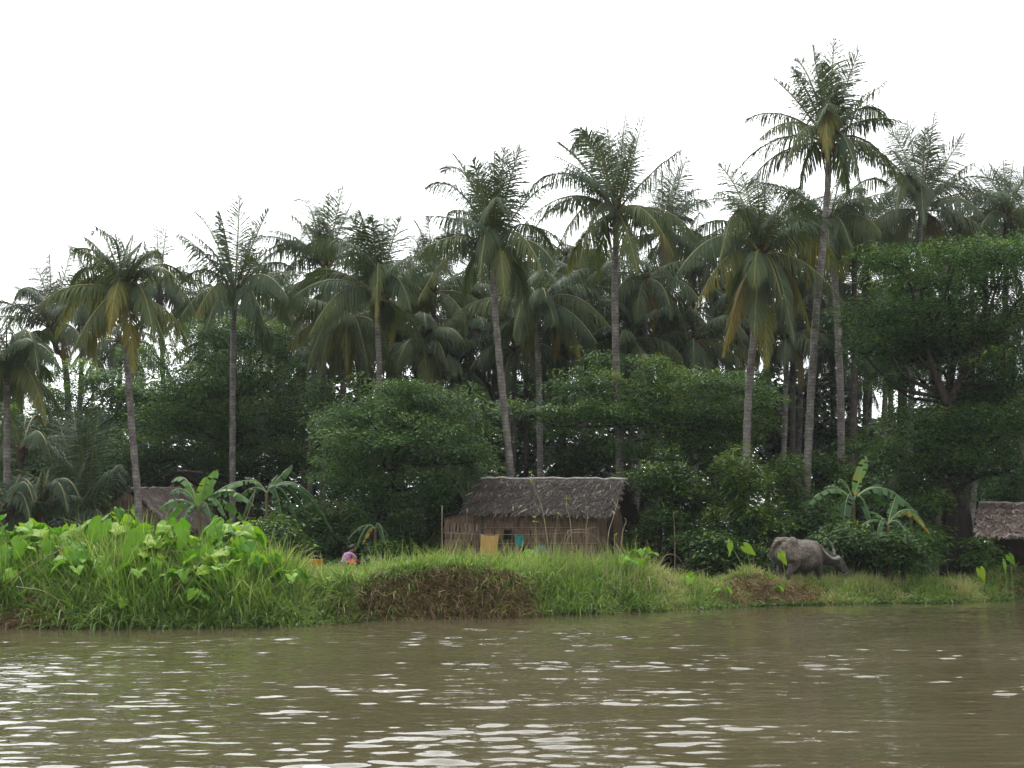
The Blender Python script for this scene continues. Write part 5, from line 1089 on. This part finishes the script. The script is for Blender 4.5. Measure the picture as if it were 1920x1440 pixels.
stem('stem with one small flower against the wall beside the teal garment', [(1006, 1035), (1005, 1005), (1003, 985), (1003, 970)], 31.8, .009, 2)
stem('long dry cane lying out over the lower bank past the gable', [(1225, 1085), (1260, 1068), (1300, 1073), (1335, 1062)], 32.2, .01)
stem('arched dry cane rising beside the bank dip', [(1226, 1062), (1245, 1045), (1268, 1042), (1285, 1065)], 33, .01)
stem('thin tall cane in the dark behind the bank dip', [(1265, 1062), (1265, 1010), (1263, 960)], 40, .018)
stem('long slanting reed stem across the crowded taro clump', [(300, 1125), (370, 1060), (420, 1022), (476, 978)], 25.2, .012, 1)
stem('reed stem rising past the banana plant with a pale tip', [(440, 1025), (458, 985), (474, 940), (479, 905)], 27, .012, 1)
stem('long reed stem slanting out of the dry earth patch', [(5, 1100), (50, 1065), (90, 1042), (130, 1024)], 25, .012)
stem('drooping reed arching down to the water by the dry earth patch', [(30, 1100), (80, 1108), (112, 1130), (128, 1168)], 24.7, .011)
stem('slender flowering reed over the grass near the orange bucket', [(540, 1060), (562, 1044), (578, 1033), (592, 1024)], 29, .01, 2)
stem('bent reed hanging from the eroded bank', [(684, 1098), (700, 1112), (720, 1117), (738, 1112)], 27.0, .01, 1)

# ------------------------------------------------------------------ grass
def visible_x(n, lo=-60, hi=1985):
    px = RNG.uniform(lo, hi, n); return px
def bank_points(n, s0, s1, power=1.0, lo=-60, hi=1985):
    px = visible_x(n, lo, hi); s = s0 + (s1 - s0) * RNG.random(n) ** power
    x = (px - 960) / FPX * 28
    for _ in range(4): x = (px - 960) / FPX * (shore(x) + s)
    Y = shore(x) + s; return px, x, Y, s
dirt = lambda px, s: np.clip(np.exp(-((px - 830) / 150) ** 4) * (1 - smooth(.2, .5, s)) * .95 + np.exp(-((px - 1430) / 100) ** 4) * np.exp(-((s - .55) / .55) ** 2) + np.exp(-((px - 40) / 110) ** 4) * (1 - smooth(.5, .9, s)) * .9 + .6 * np.exp(-((px - 860) / 135) ** 4) * (1 - smooth(.45, .95, s)) + np.exp(-((px - 1920) / 45) ** 4) * .7 * np.exp(-((s - .6) / .5) ** 2), 0, 1)
dry = lambda px: np.clip(.15 + .75 * smooth(1130, 1300, px) * (1 - .45 * smooth(1800, 1850, px)), 0, 1)
mb = MB()
def field(n, k, s0, s1, h0, h1, wd, power=1.0, lo=-60, hi=1985, keep=None, greener=0, bend=(.5, 1.6), lean=.5, rad=.09, up=1.0, tone=0, dw=.74):
    """n tufts of about k blades each"""
    px, x, Y, s = bank_points(n, s0, s1, power, lo, hi)
    q = RNG.random(n) > dirt(px, s) * dw
    q &= RNG.random(n) < .22 + 1.0 * fbm(x * 1.3, Y * 1.3)
    if keep is not None: q &= RNG.random(n) < keep(px, s)
    px, x, Y, s = px[q], x[q], Y[q], s[q]; n = len(px)
    hs_ = (.4 + 1.1 * RNG.random(n) ** 1.3) * (.4 + 1.2 * fbm(x * 1.1 + 7, Y * 1.1)); tv = RNG.normal(0, .13, n); tb = RNG.uniform(.7, 1.3, n)
    az = RNG.uniform(0, 6.28, n)
    rp = np.maximum(2, RNG.poisson(k, n)); ix = np.repeat(np.arange(n), rp); m = len(ix)
    th = RNG.uniform(0, 6.28, m); rr = rad * np.sqrt(RNG.random(m)); px, s = px[ix], s[ix]
    X = x[ix] + np.cos(th) * rr; Yb = Y[ix] + np.sin(th) * rr
    P = np.stack([X, Yb, gz(X, Yb) - .03], -1); ln = lean * (rr / rad) * RNG.uniform(.3, 1.5, m)
    D = np.stack([np.cos(th) * ln + .18 * np.cos(az[ix]), np.sin(th) * ln + .18 * np.sin(az[ix]) - .3 * (1 - smooth(.2, 1.4, s)), np.full(m, up)], -1)
    tall = np.interp(px, [0, 480, 560, 700, 780, 1000, 1180, 1250, 1320, 2000], [1.0, .95, .66, .62, .76, .78, .88, .58, .55, .55])
    H = RNG.uniform(h0, h1, m) * tall * hs_[ix]; W = wd * RNG.uniform(.55, 1.45, m)
    d = dry(px) * (.35 + 1.1 * smooth(.4, .7, fbm(X * .7 + 3, Yb * .7 + 5)))
    var = np.clip(.30 + tone + .38 * d + tv[ix] + RNG.normal(0, .12, m) + .12 * smooth(.3, 1.6, s) - greener + .35 * (RNG.random(m) < .05), .02, 1)
    blades(mb, P, D, H, W, RNG.uniform(*bend, m) * tb[ix], var)
field(3400, 14, -.05, 1.2, .30, .8, .032, 1.0, bend=(.8, 2.4), lean=.9, rad=.12)
field(6400, 12, .3, 5.0, .28, .72, .028, 1.35, lean=.8, rad=.10)
field(2600, 9, 1.0, 5.5, .5, .95, .018, 1.2, keep=lambda px, s: .12 + .88 * smooth(700, 800, px) * (1 - smooth(1180, 1260, px)), bend=(.2, 1.1), lean=.5, tone=.05)
field(1300, 10, .1, 1.8, .35, .8, .038, 1, lo=-40, hi=650, greener=.10, bend=(.9, 2.2), lean=1.0)
field(500, 7, -.05, .9, .35, .7, .034, 1, lo=600, hi=1300, bend=(.9, 2.4), lean=1.1, greener=.05)
field(6500, 10, 4.5, 15, .10, .32, .022, 1.3, lean=.9)
field(800, 12, 1.2, 3.3, .28, .52, .024, 1, lo=1340, hi=1640, bend=(.3, 1.4), lean=.6, tone=.15)
field(2600, 12, .0, 2.6, .12, .36, .024, 1, lo=1300, hi=1985, greener=.18, lean=.9)
field(2300, 9, .3, 3.2, .55, 1.25, .028, 1, lo=-40, hi=560, bend=(.2, 1.3), lean=.6, tone=-.02)
field(420, 5, .3, 4, .6, 1.1, .016, 1, lo=480, hi=1300, bend=(.1, .9), lean=.5, tone=.3)
field(320, 9, .7, 2.2, .4, .7, .02, 1, lo=1400, hi=1560, bend=(.4, 1.4), lean=.6, tone=.2)
field(240, 6, .8, 2.6, .45, .85, .016, 1, lo=1540, hi=1690, bend=(.1, .6), lean=.3, tone=.3)
field(210, 10, .0, .9, .25, .55, .03, 1, lo=655, hi=985, bend=(.9, 2.3), lean=1.0, dw=0)
field(110, 9, .1, 1.2, .3, .6, .026, 1, lo=1340, hi=1530, bend=(.9, 2.2), lean=1.0, tone=.1, dw=0)
field(60, 9, .0, .8, .3, .6, .03, 1, lo=-30, hi=140, bend=(.9, 2.2), lean=1.0, dw=0)
g = mb.build('bank_grass', M['grass']); tag(g, 'rough green and yellowing grass covering the river bank', 'grass', kind='stuff')
# withered grass and roots hanging over the bare earth
mb = MB(); n = 80000; px, x, Y, s = bank_points(n, -.1, 1.4, 1.0); k = RNG.random(n) < dirt(px, s) * 1.1 + .05; px, x, Y, s = px[k], x[k], Y[k], s[k]; m = len(px)
P = np.stack([x, Y, gz(x, Y) + RNG.uniform(-.02, .06, m)], -1); D = np.stack([RNG.normal(0, .6, m), RNG.normal(-.7, .3, m), RNG.uniform(-.5, .8, m)], -1)
blades(mb, P, D, RNG.uniform(.18, .62, m), RNG.uniform(.010, .026, m), RNG.uniform(.8, 2.2, m), np.clip(RNG.normal(.5, .25, m), 0, 1))
tag(mb.build('withered_grass', M['straw']), 'brown withered grass and hanging roots on the bare earth banks', 'dry grass', kind='stuff')
# floating leafy weeds along the water's edge
mb = MB(); n = 4200; px, x, Y, s = bank_points(n, -.42, .12, 1.0); k = (RNG.random(n) < .03 + .8 * smooth(1290, 1350, px) * (1 - .6 * smooth(1720, 1800, px)) + .12 * (np.abs(px - 690) < 60)) & (RNG.random(n) < 2.2 * fbm(x * 1.7, Y * 1.7) - .5); px, x, Y, s = px[k], x[k], Y[k], s[k]; m = len(px)
for rep in range(5):
    th = RNG.uniform(0, 6.28, m); D = np.stack([np.cos(th), np.sin(th), RNG.uniform(.1, 1.1, m)], -1)
    kites(mb, np.stack([x, Y, np.maximum(gz(x, Y), 0) + .01], -1) + RNG.normal(0, .03, (m, 3)) * [1, 1, .3], D, unit(RNG.normal(size=(m, 3)) * .4 + UP), RNG.uniform(.07, .2, m), RNG.uniform(.04, .09, m), np.clip(RNG.normal(.35, .22, m), 0, .9))
tag(mb.build('water_weeds', M['weeds']), 'small leafy weeds floating along the water line', 'water weeds', kind='stuff')
